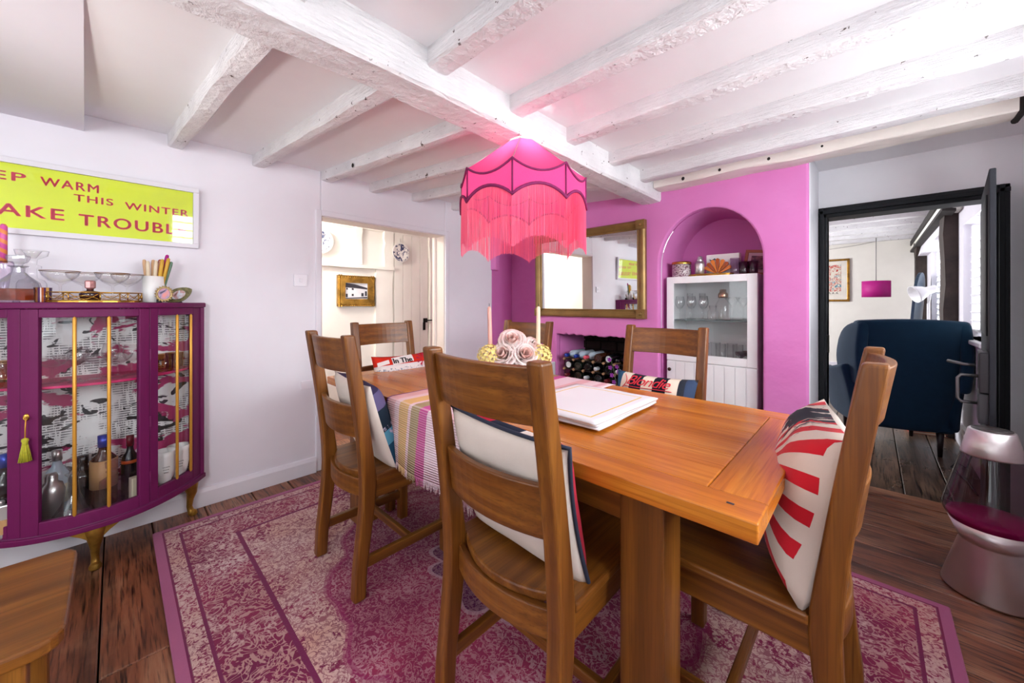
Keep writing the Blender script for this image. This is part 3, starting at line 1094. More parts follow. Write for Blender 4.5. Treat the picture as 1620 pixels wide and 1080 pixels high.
    col = b.mix(b.math('LESS_THAN', d, 0.034), col, hx('a65a80'))
    return b.surface(col, 0.95, 0, 0.1, b.bump(b.math('ADD', fine, b.noise(v, 420, 2)), 0.3, 0.004), sheen=0.15)


rug = G().box(-1.455, 1.455, -1.06, 1.06, 0, 0.012).build('rug', rug_material(), loc=(-1.232, 1.19, 0.002), bevel=0.005)
tag(rug, 'large faded magenta and cream patterned rug under the dining table', 'rug')

# ------------------------------------------------------------------ dining table
TX0, TX1, TY0, TY1, TZ = -2.28, -0.155, 0.842, 1.768, 0.78
tcx, tcy = (TX0 + TX1) / 2, (TY0 + TY1) / 2
table = thing('dining_table', 'long oak dining table with breadboard ends and square legs', 'table', (tcx, tcy, 0))
hx_, hy_ = (TX1 - TX0) / 2, (TY1 - TY0) / 2
zb, zt = TZ - 0.042, TZ


def tplank(x0, x1, y0, y1, mat, dz=0.0):
    G().box(x0 + 0.0006, x1 - 0.0006, y0 + 0.0006, y1 - 0.0006, zb, zt + dz).build('plank', mat, table, bevel=0.0035, seg=3)


tplank(-hx_, hx_, -hy_, -hy_ + 0.098, top_x)
tplank(-hx_, hx_, hy_ - 0.098, hy_, top_x)
for a, b_ in ((-hx_, -hx_ + 0.118), (hx_ - 0.118, hx_)):
    tplank(a, b_, -hy_ + 0.098, hy_ - 0.098, top_y, -0.0003)
ys = [-hy_ + 0.098 + k * (2 * hy_ - 0.196) / 6 for k in range(7)]
for k in range(6):
    tplank(-hx_ + 0.118, hx_ - 0.118, ys[k], ys[k + 1], top_x, -0.0004 * (k % 2))
for sx in (-1, 1):
    for sy in (-1, 1):
        cx, cy = sx * (hx_ - 0.2555), sy * (hy_ - 0.103)
        G().cbox((cx, cy, zb / 2 + 0.007), (0.113, 0.113, zb - 0.014)).build('leg', oak_z, table, bevel=0.006)
        G().cbox((sx * (hx_ - 0.06), sy * (hy_ - 0.05), zt - 0.004), (0.016, 0.010, 0.0095)).build('peg', dark_leg, table, bevel=0.002)
for sy in (-1, 1):
    G().box(-hx_ + 0.30, hx_ - 0.30, sy * (hy_ - 0.075) - 0.012, sy * (hy_ - 0.075) + 0.012, 0.64, zb).build('apron', oak_x, table, bevel=0.003)
for sx in (-1, 1):
    G().box(sx * (hx_ - 0.24) - 0.012, sx * (hx_ - 0.24) + 0.012, -hy_ + 0.15, hy_ - 0.15, 0.64, zb).build('apron', oak_y, table, bevel=0.003)


# ------------------------------------------------------------------ dining chairs
def post_y(z):
    if z < 0.46:
        t = z / 0.46
        return -0.242 + 0.040 * (t * t * (3 - 2 * t))
    t = (z - 0.46) / 0.615
    return -0.202 - 0.085 * (t ** 1.25)


def make_chair():
    root = thing('dining_chair', 'chair', 'chair')
    zs = [0, 0.12, 0.24, 0.36, 0.44, 0.50, 0.56, 0.64, 0.74, 0.84, 0.94, 1.02, 1.061]
    hd = [0.024, 0.025, 0.026, 0.028, 0.030, 0.030, 0.028, 0.026, 0.025, 0.0245, 0.024, 0.023, 0.022]
    poly = [(post_y(z) + h, z) for z, h in zip(zs, hd)] + [(post_y(z) - h, z) for z, h in list(zip(zs, hd))[::-1]]
    for s in (-1, 1):
        G().prism(poly, 'x', s * 0.2 - 0.0225, s * 0.2 + 0.0225).build('back_post', chair_z, root, bevel=0.008, seg=3)
    for s in (-1, 1):
        G().box(s * 0.2 - 0.0225, s * 0.2 + 0.0225, 0.165, 0.21, 0, 0.458).build('leg', chair_z, root, bevel=0.006)
    # seat board with bowed back edge
    pl = [(-0.224, 0.225), (0.224, 0.225), (0.224, -0.175), (0.176, -0.176)]
    for k in range(9):
        a = 0.176 - 0.352 * (k + 0.5) / 9
        pl.append((a, -0.178 - 0.058 * (1 - (a / 0.176) ** 2)))
    pl += [(-0.176, -0.176), (-0.224, -0.175)]
    G().prism(pl, 'z', 0.458, 0.484).build('seat', chair_y, root, bevel=0.006)
    # aprons
    for s in (-1, 1):
        G().box(s * 0.2 - 0.012, s * 0.2 + 0.012, -0.178, 0.17, 0.385, 0.458).build('apron', chair_y, root, bevel=0.003)
    G().box(-0.18, 0.18, 0.178, 0.202, 0.385, 0.458).build('apron', chair_x, root, bevel=0.003)

    def bow(z0, z1, y_of, depth, th, nm):
        def fa(u, v):
            x = -0.184 + 0.368 * u
            z = z0 + (z1 - z0) * v
            return (x, y_of(z) - depth * (1 - (x / 0.184) ** 2) + th / 2, z)

        def fb(u, v):
            x, y, z = fa(u, v)
            return (x, y - th, z)
        return G().slab(fa, fb, 12, 3).build(nm, chair_x, root, bevel=0.004, smooth=False)
    bow(0.385, 0.458, lambda z: -0.19, 0.043, 0.022, 'apron')
    bow(0.908, 1.046, lambda z: post_y(z) + 0.004, 0.034, 0.022, 'top_rail')
    bow(0.635, 0.768, lambda z: post_y(z) + 0.004, 0.034, 0.022, 'middle_rail')
    for s in (-1, 1):
        G().box(s * 0.2 - 0.0125, s * 0.2 + 0.0125, -0.215, 0.17, 0.115, 0.155).build('stretcher', chair_y, root, bevel=0.004)
    G().box(-0.19, 0.19, -0.012, 0.012, 0.118, 0.152).build('stretcher', chair_x, root, bevel=0.004)
    return root


chair0 = make_chair()
chair_spots = [
    ((-0.722, 0.917), 0, 'oak ladder-back chair on near side of table, back fully towards the viewer, large in front'),
    ((-1.690, 0.912), 0, 'oak ladder-back chair on the near long side, standing closest to the plum cabinet'),
    ((-2.195, 1.29), -PI / 2, 'oak ladder-back chair at the table end in front of the hall opening'),
    ((-1.815, 1.79), PI, 'oak ladder-back chair behind the candles and flowers on the far long side'),
    ((-0.830, 1.82), PI, 'oak ladder-back chair on far side in front of the white niche cabinet'),
    ((-0.277, 1.297), PI / 2, 'oak ladder-back chair at the table end nearest the lava lamp'),
]
chairs = []
for i, (p, rz, lab) in enumerate(chair_spots):
    c = chair0 if i == 0 else copy_tree(chair0)
    c.location = (p[0], p[1], 0.0145)
    c.rotation_euler = (0, 0, rz)
    c['label'], c['group'] = lab, 'oak dining chairs around the table'
    chairs.append(c)


# ------------------------------------------------------------------ cushions
def pillow_pt(u, v, w, h, t, side):
    e = 1 - 0.075 * (1 - v * v) * abs(u) ** 2
    e2 = 1 - 0.075 * (1 - u * u) * abs(v) ** 2
    x = w / 2 * u * e
    z = h / 2 * v * e2 + h / 2
    f = max(0.0, (1 - u ** 4) * (1 - v ** 4)) ** 0.55
    wr = 1 + 0.08 * pnoise(Vector((u * 2.4 + w * 30, v * 2.4 + h * 17, side)))
    return Vector((x, side * t / 2 * f * wr * (1.0 if side > 0 else 0.6), z))


def cushion(label, w, h, t, front, back, loc, rz, lean, roll=0.0):
    g = G()
    N = 22
    for side, m in ((1, 0), (-1, 1)):
        g.sheet(lambda a, b_: pillow_pt(a * 2 - 1, b_ * 2 - 1, w, h, t, side), N, N, m)
    o = g.build('cushion', [front, back], fix=False)
    bm = bmesh.new()
    bm.from_mesh(o.data)
    bmesh.ops.remove_doubles(bm, verts=bm.verts, dist=1e-5)
    bmesh.ops.recalc_face_normals(bm, faces=bm.faces)
    bm.to_mesh(o.data)
    bm.free()
    o.matrix_world = Matrix.Translation(loc) @ Matrix.Rotation(rz, 4, 'Z') @ Matrix.Rotation(lean, 4, 'X') @ Matrix.Rotation(roll, 4, 'Y')
    tag(o, label, 'cushion', 'printed cushions on the dining chairs')
    return o


def rays_mat(name, cx, cz, n, ink, base, xlim, phase=0.0, zlim=None, blob=False):
    b = NB(name)
    o = b.xyz()
    a = b.math('ARCTAN2', b.math('SUBTRACT', o[2], cz), b.math('SUBTRACT', o[0], cx))
    s = b.math('GREATER_THAN', b.math('SINE', b.math('MULTIPLY_ADD', a, n, phase)), 0.12)
    s = b.math('MULTIPLY', s, b.math('LESS_THAN', b.math('ABSOLUTE', o[0]), xlim))
    if zlim:
        s = b.math('MULTIPLY', s, b.band(o[2], *zlim))
    col = b.mix(s, hx(base), hx(ink))
    if blob:
        v = b.coords((1, 1, 1))
        nz = b.noise(b.coords((5, 1, 2.2), rot=(0, 0.5, 0)), 5, 4, 0.6, 2.0)
        rr = b.math('SQRT', b.math('ADD', b.math('POWER', b.math('DIVIDE', b.math('SUBTRACT', o[0], blob[0]), blob[2]), 2), b.math('POWER', b.math('DIVIDE', b.math('SUBTRACT', o[2], blob[1]), blob[3]), 2)))
        k = b.math('GREATER_THAN', b.math('SUBTRACT', nz, b.math('MULTIPLY', rr, 0.22)), 0.33)
        col = b.mix(k, col, hx('1f2030'))
    v = b.coords()
    return b.surface(col, 0.85, 0, 0.15, b.bump(b.math('ADD', b.noise(v, 500, 2), b.math('MULTIPLY', b.noise(v, 9, 3), 2)), 0.25, 0.003), sheen=0.1)


def blocks_mat(name, stops, axis, lo, hi, extra=None):
    b = NB(name)
    o = b.xyz()
    col = b.ramp(b.step(o[axis], lo, hi), [(p, hx(c)) for p, c in stops], 'CONSTANT')
    if extra:
        nz = b.noise(b.coords((1, 1, 1)), extra[0], 3, 0.6, 1.0)
        col = b.mix(b.math('MULTIPLY', b.step(nz, extra[1], extra[1] + 0.05), b.band(o[2], extra[2], extra[3])), col, hx(extra[4]))
    return b.surface(col, 0.85, 0, 0.15, b.bump(b.noise(b.coords(), 500, 2), 0.25, 0.003))


ray_front = rays_mat('red_ray_print', 0.06, 0.22, 20, 'c8202e', 'd9cabd', 0.196, 0.5, None, (0.055, 0.375, 0.11, 0.05))
navy_front = blocks_mat('navy_red_print', [(0, '1d2436'), (0.2, 'b02038'), (0.34, '1d2436'), (0.62, 'd8cdc4'), (0.72, '1d2436'), (0.9, 'a8283a')], 0, -0.2, 0.2)
photo_front = blocks_mat('blue_photo_print', [(0, '1e4560'), (0.3, '4c86a0'), (0.45, '1b2836'), (0.7, '5b5378'), (0.9, '332a48')], 2, 0.0, 0.4, (14, 0.55, 0.02, 0.2, 'a79cb4'))
news_front = blocks_mat('red_paper_print', [(0, 'e6e0de'), (0.73, 'dfdcdc'), (0.76, 'd2301f'), (0.985, 'd8cfc8')], 2, 0.0, 0.42, (70, 0.54, 0.10, 0.30, '8e98a6'))
check_front = blocks_mat('navy_cream_blocks', [(0, '33405a'), (0.1, '2a2e38'), (0.17, 'dfd2c0'), (0.30, '1c1f2a'), (0.46, 'dfd2c0'), (0.60, '1c2030'), (0.76, 'e2d8c8'), (0.89, '2d5878')], 0, -0.21, 0.21)

cA = cushion('white backed cushion with navy and red edge behind the rails of the front chair', 0.43, 0.41, 0.15, navy_front, canvas_white, (-0.728, 0.822, 0.492), 0, math.radians(17), math.radians(3))
g = G()
edge = [pillow_pt(a, 1, 0.43, 0.41, 0.15, 1) for a in [k / 15 * 2 - 1 for k in range(16)]] + [pillow_pt(1, 1 - k / 8, 0.43, 0.41, 0.15, 1) for k in range(1, 17)]
g.tube(edge, 0.0055, 8).build('edge_band', ink_navy, cA)
cB = cushion('white backed cushion with blue photo print on the chair nearest the plum cabinet', 0.41, 0.40, 0.15, photo_front, canvas_white, (-1.672, 0.840, 0.492), math.radians(-3), math.radians(18), math.radians(2))
cE = cushion('cushion printed red and white with lettering on the chair before the hall opening', 0.42, 0.39, 0.13, news_front, canvas_white, (-2.15, 1.30, 0.492), -PI / 2, math.radians(14), 0)
cD = cushion('cushion with navy and cream blocks and red script on the chair before the niche cabinet', 0.43, 0.35, 0.13, check_front, canvas_white, (-0.825, 1.86, 0.492), PI, math.radians(17), math.radians(0))
cF = cushion('ecru cushion printed with red rays on the chair beside the lava lamp', 0.44, 0.42, 0.20, ray_front, canvas_white, (-0.158, 1.297, 0.492), math.radians(101), math.radians(13), math.radians(0))


def on_pillow(w, h, t, x0, z0):
    def fn(u, v, q):
        x, z = x0 - 0, z0 + v
        x = x0 + u
        # the front faces +y in the cushion's frame: lettering reads from +x to -x there
        X = -x
        uu, vv = max(-0.97, min(0.97, X / (w / 2))), max(-0.97, min(0.97, (z - h / 2) / (h / 2)))
        p = pillow_pt(uu, vv, w, h, t, 1)
        return Vector((X, p.y + 0.0025 + q, z))
    return fn


lettering('Blondie', red_ink, cD, on_pillow(0.43, 0.35, 0.13, -0.125, 0.275), size=0.07, shear=0.45, spacing=0.9, offset=0.0, extrude=0.0005, fit=(0.23, 0.05), cuts=3)
g = G()
fn = on_pillow(0.43, 0.35, 0.13, -0.125, 0.275)
g.tube([fn(-0.01 + 0.25 * k / 14, -0.010 - 0.002 * math.sin(k * 0.4), 0.0) for k in range(15)], 0.0022, 6)
g.tube([fn(-0.022 + 0.02 * math.sin(k * 0.35), -0.02 + 0.075 * k / 9, 0.0) for k in range(10)], 0.002, 6)
g.build('script_flourish', red_ink, cD)
fnE = on_pillow(0.42, 0.39, 0.13, 0, 0)
G().sheet(lambda u, v: fnE(-0.10 + 0.15 * u, 0.318 + 0.046 * v + 0.012 * u, -0.001), 10, 4).build('label_patch', paint('print_white', 'e9e3e0', 0.8), cE, fix=False)
G().sheet(lambda u, v: fnE(-0.19 + 0.07 * u, 0.318 + 0.025 * v + 0.012 * u, -0.001), 6, 3).build('label_patch', bpy.data.materials['print_white'], cE, fix=False)
lettering('In The', ink_black, cE, on_pillow(0.42, 0.39, 0.13, -0.092, 0.327), size=0.04, offset=0.0, extrude=0.0005, fit=(0.13, 0.032), cuts=2, bold=0.0016)
g = G()
for k in range(9):
    a0 = k * 2 * PI / 9
    fn = on_pillow(0.42, 0.39, 0.13, 0.125, 0.335)
    rr = 0.055
    q = [fn(0.008 * math.cos(a0), 0.008 * math.sin(a0), 0), fn(rr * math.cos(a0 - 0.17), rr * math.sin(a0 - 0.17) * 0.8, 0), fn(rr * math.cos(a0 + 0.17), rr * math.sin(a0 + 0.17) * 0.8, 0)]
    g.add(q, [(0, 1, 2)])
g.build('sunburst_print', paint('crimson_ink', 'a8183a', 0.8), cE)

# ------------------------------------------------------------------ table runner, linen, centrepiece
RX0, RX1 = -1.56, -0.955
run_mat = stripe_mat('striped_runner', 0, [(0, '9a4a8a'), (0.012, 'd9a9a8'), (0.12, 'dfc0c4'), (0.18, 'd8ae74'), (0.30, 'dfc0c8'), (0.335, 'a3906c'), (0.43, 'bf5492'), (0.52, 'dfc6d0'), (0.70, 'd8aab0'), (0.80, 'e0c8ce'), (0.90, 'd2a6b0'), (0.95, 'e0c8ce')], RX0, RX1, 0.85, 700, 2, 0.6)
prof = [(TY1 + 0.012, 0.60), (TY1 + 0.012, 0.70), (TY1 + 0.012, 0.765), (TY1 + 0.006, 0.781), (TY1 - 0.012, 0.7855)]
prof += [(TY1 - 0.012 - (TY1 - TY0 - 0.024) * k / 14, 0.7855) for k in range(1, 15)]
prof += [(TY0 - 0.006, 0.781), (TY0 - 0.012, 0.765), (TY0 - 0.016, 0.70), (TY0 - 0.02, 0.62), (TY0 - 0.022, 0.525)]


def run_pt(u, v):
    i = v * (len(prof) - 1)
    k = min(int(i), len(prof) - 2)
    f = i - k
    y = prof[k][0] * (1 - f) + prof[k + 1][0] * f
    z = prof[k][1] * (1 - f) + prof[k + 1][1] * f
    hang = max(0, 0.76 - z)
    y += (0.010 * math.sin(u * 9 + 1) * hang / 0.2 if y < 1.3 else 0)
    return (RX0 + (RX1 - RX0) * u, y, z - hang * 0.02 * u)


runner = G().sheet(run_pt, 36, len(prof) - 1).build('table_runner', run_mat, solid=0.003, fix=False)
tag(runner, 'striped pink, yellow and olive woven runner hanging over the near table edge', 'table runner')
g = G()
for k in range(190):
    u = (k + 0.5) / 190
    x, y, z = run_pt(u, 1.0)
    r_ = random.Random(k)
    dx_, dy_, L = r_.uniform(-0.006, 0.006), r_.uniform(-0.004, 0.004), r_.uniform(0.022, 0.034)
    g.tube([(x, y, z + 0.002), (x + dx_ * 0.5, y + dy_, z - L * 0.5), (x + dx_, y + dy_, z - L)], 0.0011, 4)
g.build('fringe', run_mat, runner, kind='stuff')

linen_stripe = stripe_mat('linen_yellow_line', 0, [(0, 'edecef'), (0.12, 'e6cf86'), (0.15, 'edecef'), (0.85, 'e6cf86'), (0.88, 'edecef')], -0.2, 0.2)


def border_linen():
    b = NB('linen_with_yellow_border')
    o = b.xyz()
    m = b.math('MINIMUM', b.math('SUBTRACT', 0.2, b.math('ABSOLUTE', o[0])), b.math('SUBTRACT', 0.235, b.math('ABSOLUTE', o[1])))
    col = b.mix(b.band(m, 0.045, 0.052), hx('dad9de'), hx('d8b860'))
    return b.surface(col, 0.8, 0, 0.2, b.bump(b.noise(b.coords(), 7, 3), 0.3, 0.01))


linen_b = border_linen()


def linen(z, dx_, dy_, rz, lab, seed):
    def fa(u, v):
        x, y = -0.2 + 0.4 * u, -0.235 + 0.47 * v
        e = min(u, 1 - u, v, 1 - v)
        return (x + 0.004 * pnoise(Vector((v * 3, seed, 0))), y + 0.004 * pnoise(Vector((u * 3, seed, 4))), 0.008 + 0.003 * pnoise(Vector((u * 3, v * 3, seed))) + (0.0 if e > 0.02 else -0.002))

    def fb(u, v):
        p = fa(u, v)
        return (p[0], p[1], 0.0)
    o = G().slab(fa, fb, 16, 18, smooth=True).build('folded_napkin', linen_b, loc=(-0.84 + dx_, 1.305 + dy_, z), rot=(0, 0, rz))
    tag(o, lab, 'napkin', 'folded white table linen')
    return o


linen(0.789, 0.0, 0.0, 0.02, 'folded white linen with thin yellow border, lowest of the pile on the table', 1)
linen(0.798, -0.004, 0.005, 0.0, 'folded white linen in the middle of the pile on the table', 2)
linen(0.807, 0.002, -0.003, -0.02, 'folded white linen with thin yellow border, topmost of the pile on the table', 3)

FX, FY = -1.245, 1.325
cen = thing('flower_centrepiece', 'bowl of blush roses and yellow hydrangea between two taper candles on the table', 'flowers', (FX, FY, 0.789))
G().lathe([(0.06, 0), (0.065, 0.004), (0.10, 0.05), (0.115, 0.10), (0.118, 0.13), (0.108, 0.13), (0.09, 0.06), (0.0, 0.03)], 28).build('bowl', ceramic_white, cen)


def rose(c, R_, tilt, seed, toward):
    g = G()
    rr = random.Random(seed)
    d = (toward * math.sin(tilt) + Vector((0, 0, 1)) * math.cos(tilt)).normalized()
    mx = Matrix.Translation(c) @ d.to_track_quat('Z', 'Y').to_matrix().to_4x4()
    n = 20
    for k in range(n):
        op = k / (n - 1)
        a = k * 2.39996 + rr.uniform(-0.15, 0.15)
        wd = 1.35 - 0.45 * op

        def petal(u, v, a=a, op=op, wd=wd, w1=rr.uniform(-0.06, 0.06)):
            t = (u * 2 - 1) * wd * (0.55 + 0.45 * math.sin(PI * (0.18 + 0.62 * v)))
            e = abs(u * 2 - 1)
            r = R_ * (0.10 + 0.16 * op + (0.10 + 0.62 * op) * math.sin(v * PI / 2) + 0.22 * op * v ** 4 + w1 * v)
            z = R_ * ((1.05 - 0.42 * op) * v - 0.26 * op * v ** 5 - 0.16 * e ** 2.5 * v - 0.45)
            return mx @ Vector((r * math.cos(a + t), r * math.sin(a + t), z))
        g.sheet(petal, 7, 7, 1 if op < 0.3 else 0)
    return g.build('rose', [rose_petal, rose_heart], cen, solid=0.0007, fix=False)


view = Vector((0.69, -0.72, 0))
side = Vector((0.724, 0.69, 0))
for k, (a, f, z, R_, tl, dr) in enumerate(((-0.012, 0.02, 0.235, 0.066, 0.75, view), (-0.055, 0.06, 0.175, 0.064, 1.0, view - side * 0.4), (0.05, 0.06, 0.175, 0.066, 1.0, view + side * 0.3), (0.095, 0.01, 0.20, 0.052, 0.9, view + side), (0.0, -0.07, 0.17, 0.055, 0.9, view * -1), (-0.07, -0.05, 0.16, 0.05, 0.9, side * -1))):
    p = side * a + view * f + Vector((0, 0, z))
    rose(p, R_, tl, k, dr)
hy = G()
rr = random.Random(5)


def floret_ball(c, R_, n, seed):
    g = G()
    rr = random.Random(seed)
    for k in range(n):
        th = math.acos(1 - 1.7 * (k + 0.5) / n)
        ph = k * 2.39996
        d = Vector((math.sin(th) * math.cos(ph), math.sin(th) * math.sin(ph), math.cos(th)))
        q = d.to_track_quat('Z', 'Y').to_matrix().to_4x4()
        mx = Matrix.Translation(Vector(c) + d * R_ * rr.uniform(0.9, 1.05)) @ q @ Matrix.Rotation(rr.uniform(0, 3), 4, 'Z')
        for m in range(4):
            mm = mx @ Matrix.Rotation(m * PI / 2, 4, 'Z')
            s = 0.012
            g.add([mm @ Vector(v) for v in ((0, 0, 0), (s * 0.6, -s * 0.5, 0.002), (s * 1.1, 0, 0.004), (s * 0.6, s * 0.5, 0.002))], [(0, 1, 2, 3)], 0, True)
    return g.build('hydrangea', hydrangea, cen, fix=False)


floret_ball(side * -0.118 + view * 0.03 + Vector((0, 0, 0.16)), 0.055, 80, 1)
floret_ball(side * 0.125 + view * 0.01 + Vector((0, 0, 0.16)), 0.05, 60, 2)
for k, (a, f, z, rzz, tl) in enumerate(((-0.075, -0.02, 0.16, 2.6, 0.5), (-0.06, 0.0, 0.18, 2.2, 0.9), (0.055, -0.01, 0.19, -0.3, 0.8), (0.05, 0.02, 0.17, 0.2, 0.5), (-0.09, 0.05, 0.12, 3.3, 0.1), (0.10, 0.03, 0.12, 0.3, 0.1))):
    def lf(u, v, L=0.06, W=0.036):
        w = W * math.sin(PI * min(0.98, v * 0.92 + 0.06)) ** 0.8
        return Vector((L * v, (u - 0.5) * w, 0.006 * math.sin(v * 3) - 0.004 * abs(u - 0.5)))
    o = G().sheet(lf, 4, 8).build('leaf', leaf_green, cen, solid=0.001, fix=False)
    p = side * a + view * f
    o.location = (p.x, p.y, z)
    o.rotation_euler = (0.4, -tl, rzz + 0.76)
    if k == 0:
        pass


def taper(x, y, z, mat, lab, lean):
    st = thing('candlestick', 'small brass candlestick under the ' + lab, 'candlestick', (x, y, 0.789), group='brass candlesticks on the table')
    G().lathe([(0.045, 0), (0.045, 0.006), (0.03, 0.012), (0.009, 0.03), (0.008, 0.07), (0.016, 0.085), (0.017, 0.11), (0.012, 0.11), (0.012, 0.09), (0, 0.09)], 20).build('stem', brass, st)
    c = thing('taper_candle', 'slender ' + lab + ' standing among the table flowers', 'candle', (x, y, 0.885), group='taper candles on the table', rot=(0, lean, 0))
    G().lathe([(0.0115, 0), (0.0115, 0.02), (0.0095, 0.27), (0.0085, 0.295), (0.004, 0.301), (0, 0.301)], 16).build('wax', mat, c)
    G().tube([(0, 0, 0.298), (0.0005, 0.0005, 0.308), (0.001, 0, 0.316)], 0.0014, 6).build('wick', wick, c)


taper(-1.327, 1.247, 0, wax_pink, 'blush pink taper candle', math.radians(-2.5))
taper(-1.163, 1.403, 0, wax_cream, 'cream taper candle', math.radians(0.5))
# ------------------------------------------------------------------ plum display cabinet
CY0, CHW = -0.08, 0.43


def bow_xy(t, off=0.0):
    """front curve of the cabinet, t = -1 .. 1; off moves it outwards along the curve normal"""
    x, y = -2.82 + 0.30 * (1 - abs(t) ** 2.2), CY0 + CHW * t
    dx = -0.30 * 2.2 * abs(t) ** 1.2 * (1 if t > 0 else -1)
    n = Vector((CHW, -dx)).normalized()
    return x + n.x * off, y + n.y * off


disp = thing('display_cabinet', 'plum painted bow-fronted glass display cabinet with gilt legs against the left wall', 'cabinet', (0, 0, 0))


def bow_panel(g, t0, t1, z0, z1, o0, o1, m=0, n=None):
    n = n or max(2, int(abs(t1 - t0) * 16))

    def fa(u, v):
        x, y = bow_xy(t0 + (t1 - t0) * u, o1)
        return (x, y, z0 + (z1 - z0) * v)

    def fb(u, v):
        x, y = bow_xy(t0 + (t1 - t0) * u, o0)
        return (x, y, z0 + (z1 - z0) * v)
    g.slab(fa, fb, n, 1, m)
    return g


def bow_slab(z0, z1, off, name, mat, parent=disp, bevel=0.004, wallx=-2.872, tr=1.0):
    pl = [(wallx, bow_xy(1.0, off)[1])] + [bow_xy(tr - 2 * tr * k / 28, off) for k in range(29)] + [(wallx, bow_xy(-1.0, off)[1])]
    return G().prism(pl, 'z', z0, z1).build(name, mat, parent, bevel=bevel)


bow_slab(1.178, 1.205, 0.014, 'top', purple, bevel=0.006)
bow_slab(0.198, 0.222, 0.004, 'floor_board', plum_dark)
g = G()
bow_panel(g, -1, 1, 0.193, 0.218, 0.0, 0.016, n=30)
g.build('plinth_rail', purple, disp, bevel=0.004)
bow_slab(0.830, 0.842, -0.03, 'shelf', shelf_pink, bevel=0.003)
g = G()
g.box(-2.874, -2.80, bow_xy(1)[1] - 0.014, bow_xy(1)[1] + 0.004, 0.2, 1.178)
g.build('side_panel', purple, disp, bevel=0.003)
g = G()
g.box(-2.874, -2.80, bow_xy(-1)[1] - 0.004, bow_xy(-1)[1] + 0.014, 0.2, 1.178)
g.build('side_panel', purple, disp, bevel=0.003)


def wallpaper():
    b = NB('newsprint_wallpaper')
    o = b.xyz()
    v = b.coords()
    lines = b.math('SINE', b.math('MULTIPLY', o[2], 520))
    words = b.noise(b.coords((1, 120, 12)), 1.0, 2)
    txt = b.math('MULTIPLY', b.math('GREATER_THAN', lines, 0.0), b.math('GREATER_THAN', words, 0.46))
    region = b.noise(b.coords((1, 7, 7)), 1.0, 2)
    txt = b.math('MULTIPLY', txt, b.step(region, 0.44, 0.50))
    col = b.mix(b.math('MULTIPLY', txt, 0.8), hx('f0eeee'), hx('3a3640'))
    shapes = b.noise(b.coords((1, 8, 15), loc=(0, 3.1, 1.7), rot=(0.5, 0, 0)), 1.0, 2, 0.5, 1.2)
    col = b.mix(b.step(shapes, 0.60, 0.615), col, hx('1c1a20'))
    brush = b.noise(b.coords((1, 4.0, 8.5), loc=(0, 1.3, 5.2), rot=(-0.35, 0, 0)), 1.0, 4, 0.6, 0.5)
    col = b.mix(b.step(brush, 0.54, 0.565), col, hx('b02a66'))
    return b.surface(col, 0.6)


G().box(-2.872, -2.862, -0.50, 0.34, 0.222, 1.178).build('wallpapered_back', wallpaper(), disp)


def glazed(name, t0, t1, s0, s1, z0, z1, zg0, zg1, bars, off=0.0):
    """curved frame t0..t1, stiles s0/s1 wide in t, glass between, gilt bars over it"""
    g = G()
    bow_panel(g, t0, t0 + s0, z0, z1, off - 0.024, off)
    bow_panel(g, t1 - s1, t1, z0, z1, off - 0.024, off)
    bow_panel(g, t0 + s0, t1 - s1, z0, zg0, off - 0.024, off, n=12)
    bow_panel(g, t0 + s0, t1 - s1, zg1, z1, off - 0.024, off, n=12)
    o = g.build(name, purple, disp, bevel=0.003)
    g = G()
    bow_panel(g, t0 + s0, t1 - s1, zg0, zg1, off - 0.016, off - 0.0145, n=14)
    g.build('pane', clear, o)
    for t in bars:
        p = bow_xy(t, off + 0.004)
        G().lathe([(0.0, zg0 - 0.004), (0.004, zg0), (0.0068, zg0 + 0.006), (0.0068, zg1 - 0.006), (0.004, zg1), (0, zg1 + 0.004)], 10, c=(p[0], p[1], 0)).build('glazing_bar', gold_paint, o)
    return o


glazed('side_window', 0.455, 1.0, 0.075, 0.12, 0.218, 1.178, 0.275, 1.14, (0.70, 0.845))
glazed('side_window', -1.0, -0.455, 0.12, 0.085, 0.218, 1.178, 0.275, 1.14, (-0.70, -0.845))
cdoor = glazed('door', -0.45, 0.45, 0.115, 0.085, 0.220, 1.176, 0.275, 1.14, (-0.10, 0.135), 0.004)
kx, ky = bow_xy(-0.405, 0.006)
kq = Matrix.Translation((kx, ky, 0.725)) @ Matrix.Rotation(math.radians(90), 4, 'Y')
G().lathe([(0.010, -0.002), (0.010, 0.001), (0.006, 0.003), (0, 0.003)], 14, mx=kq @ Matrix.Scale(1.5, 4, (1, 0, 0))).build('escutcheon', brass, cdoor)
for z in (0.62, 0.95, 0.35):
    hx2, hy2 = bow_xy(0.452, 0.006)
    G().cbox((hx2, hy2, z), (0.006, 0.006, 0.05)).build('hinge', purple, cdoor)

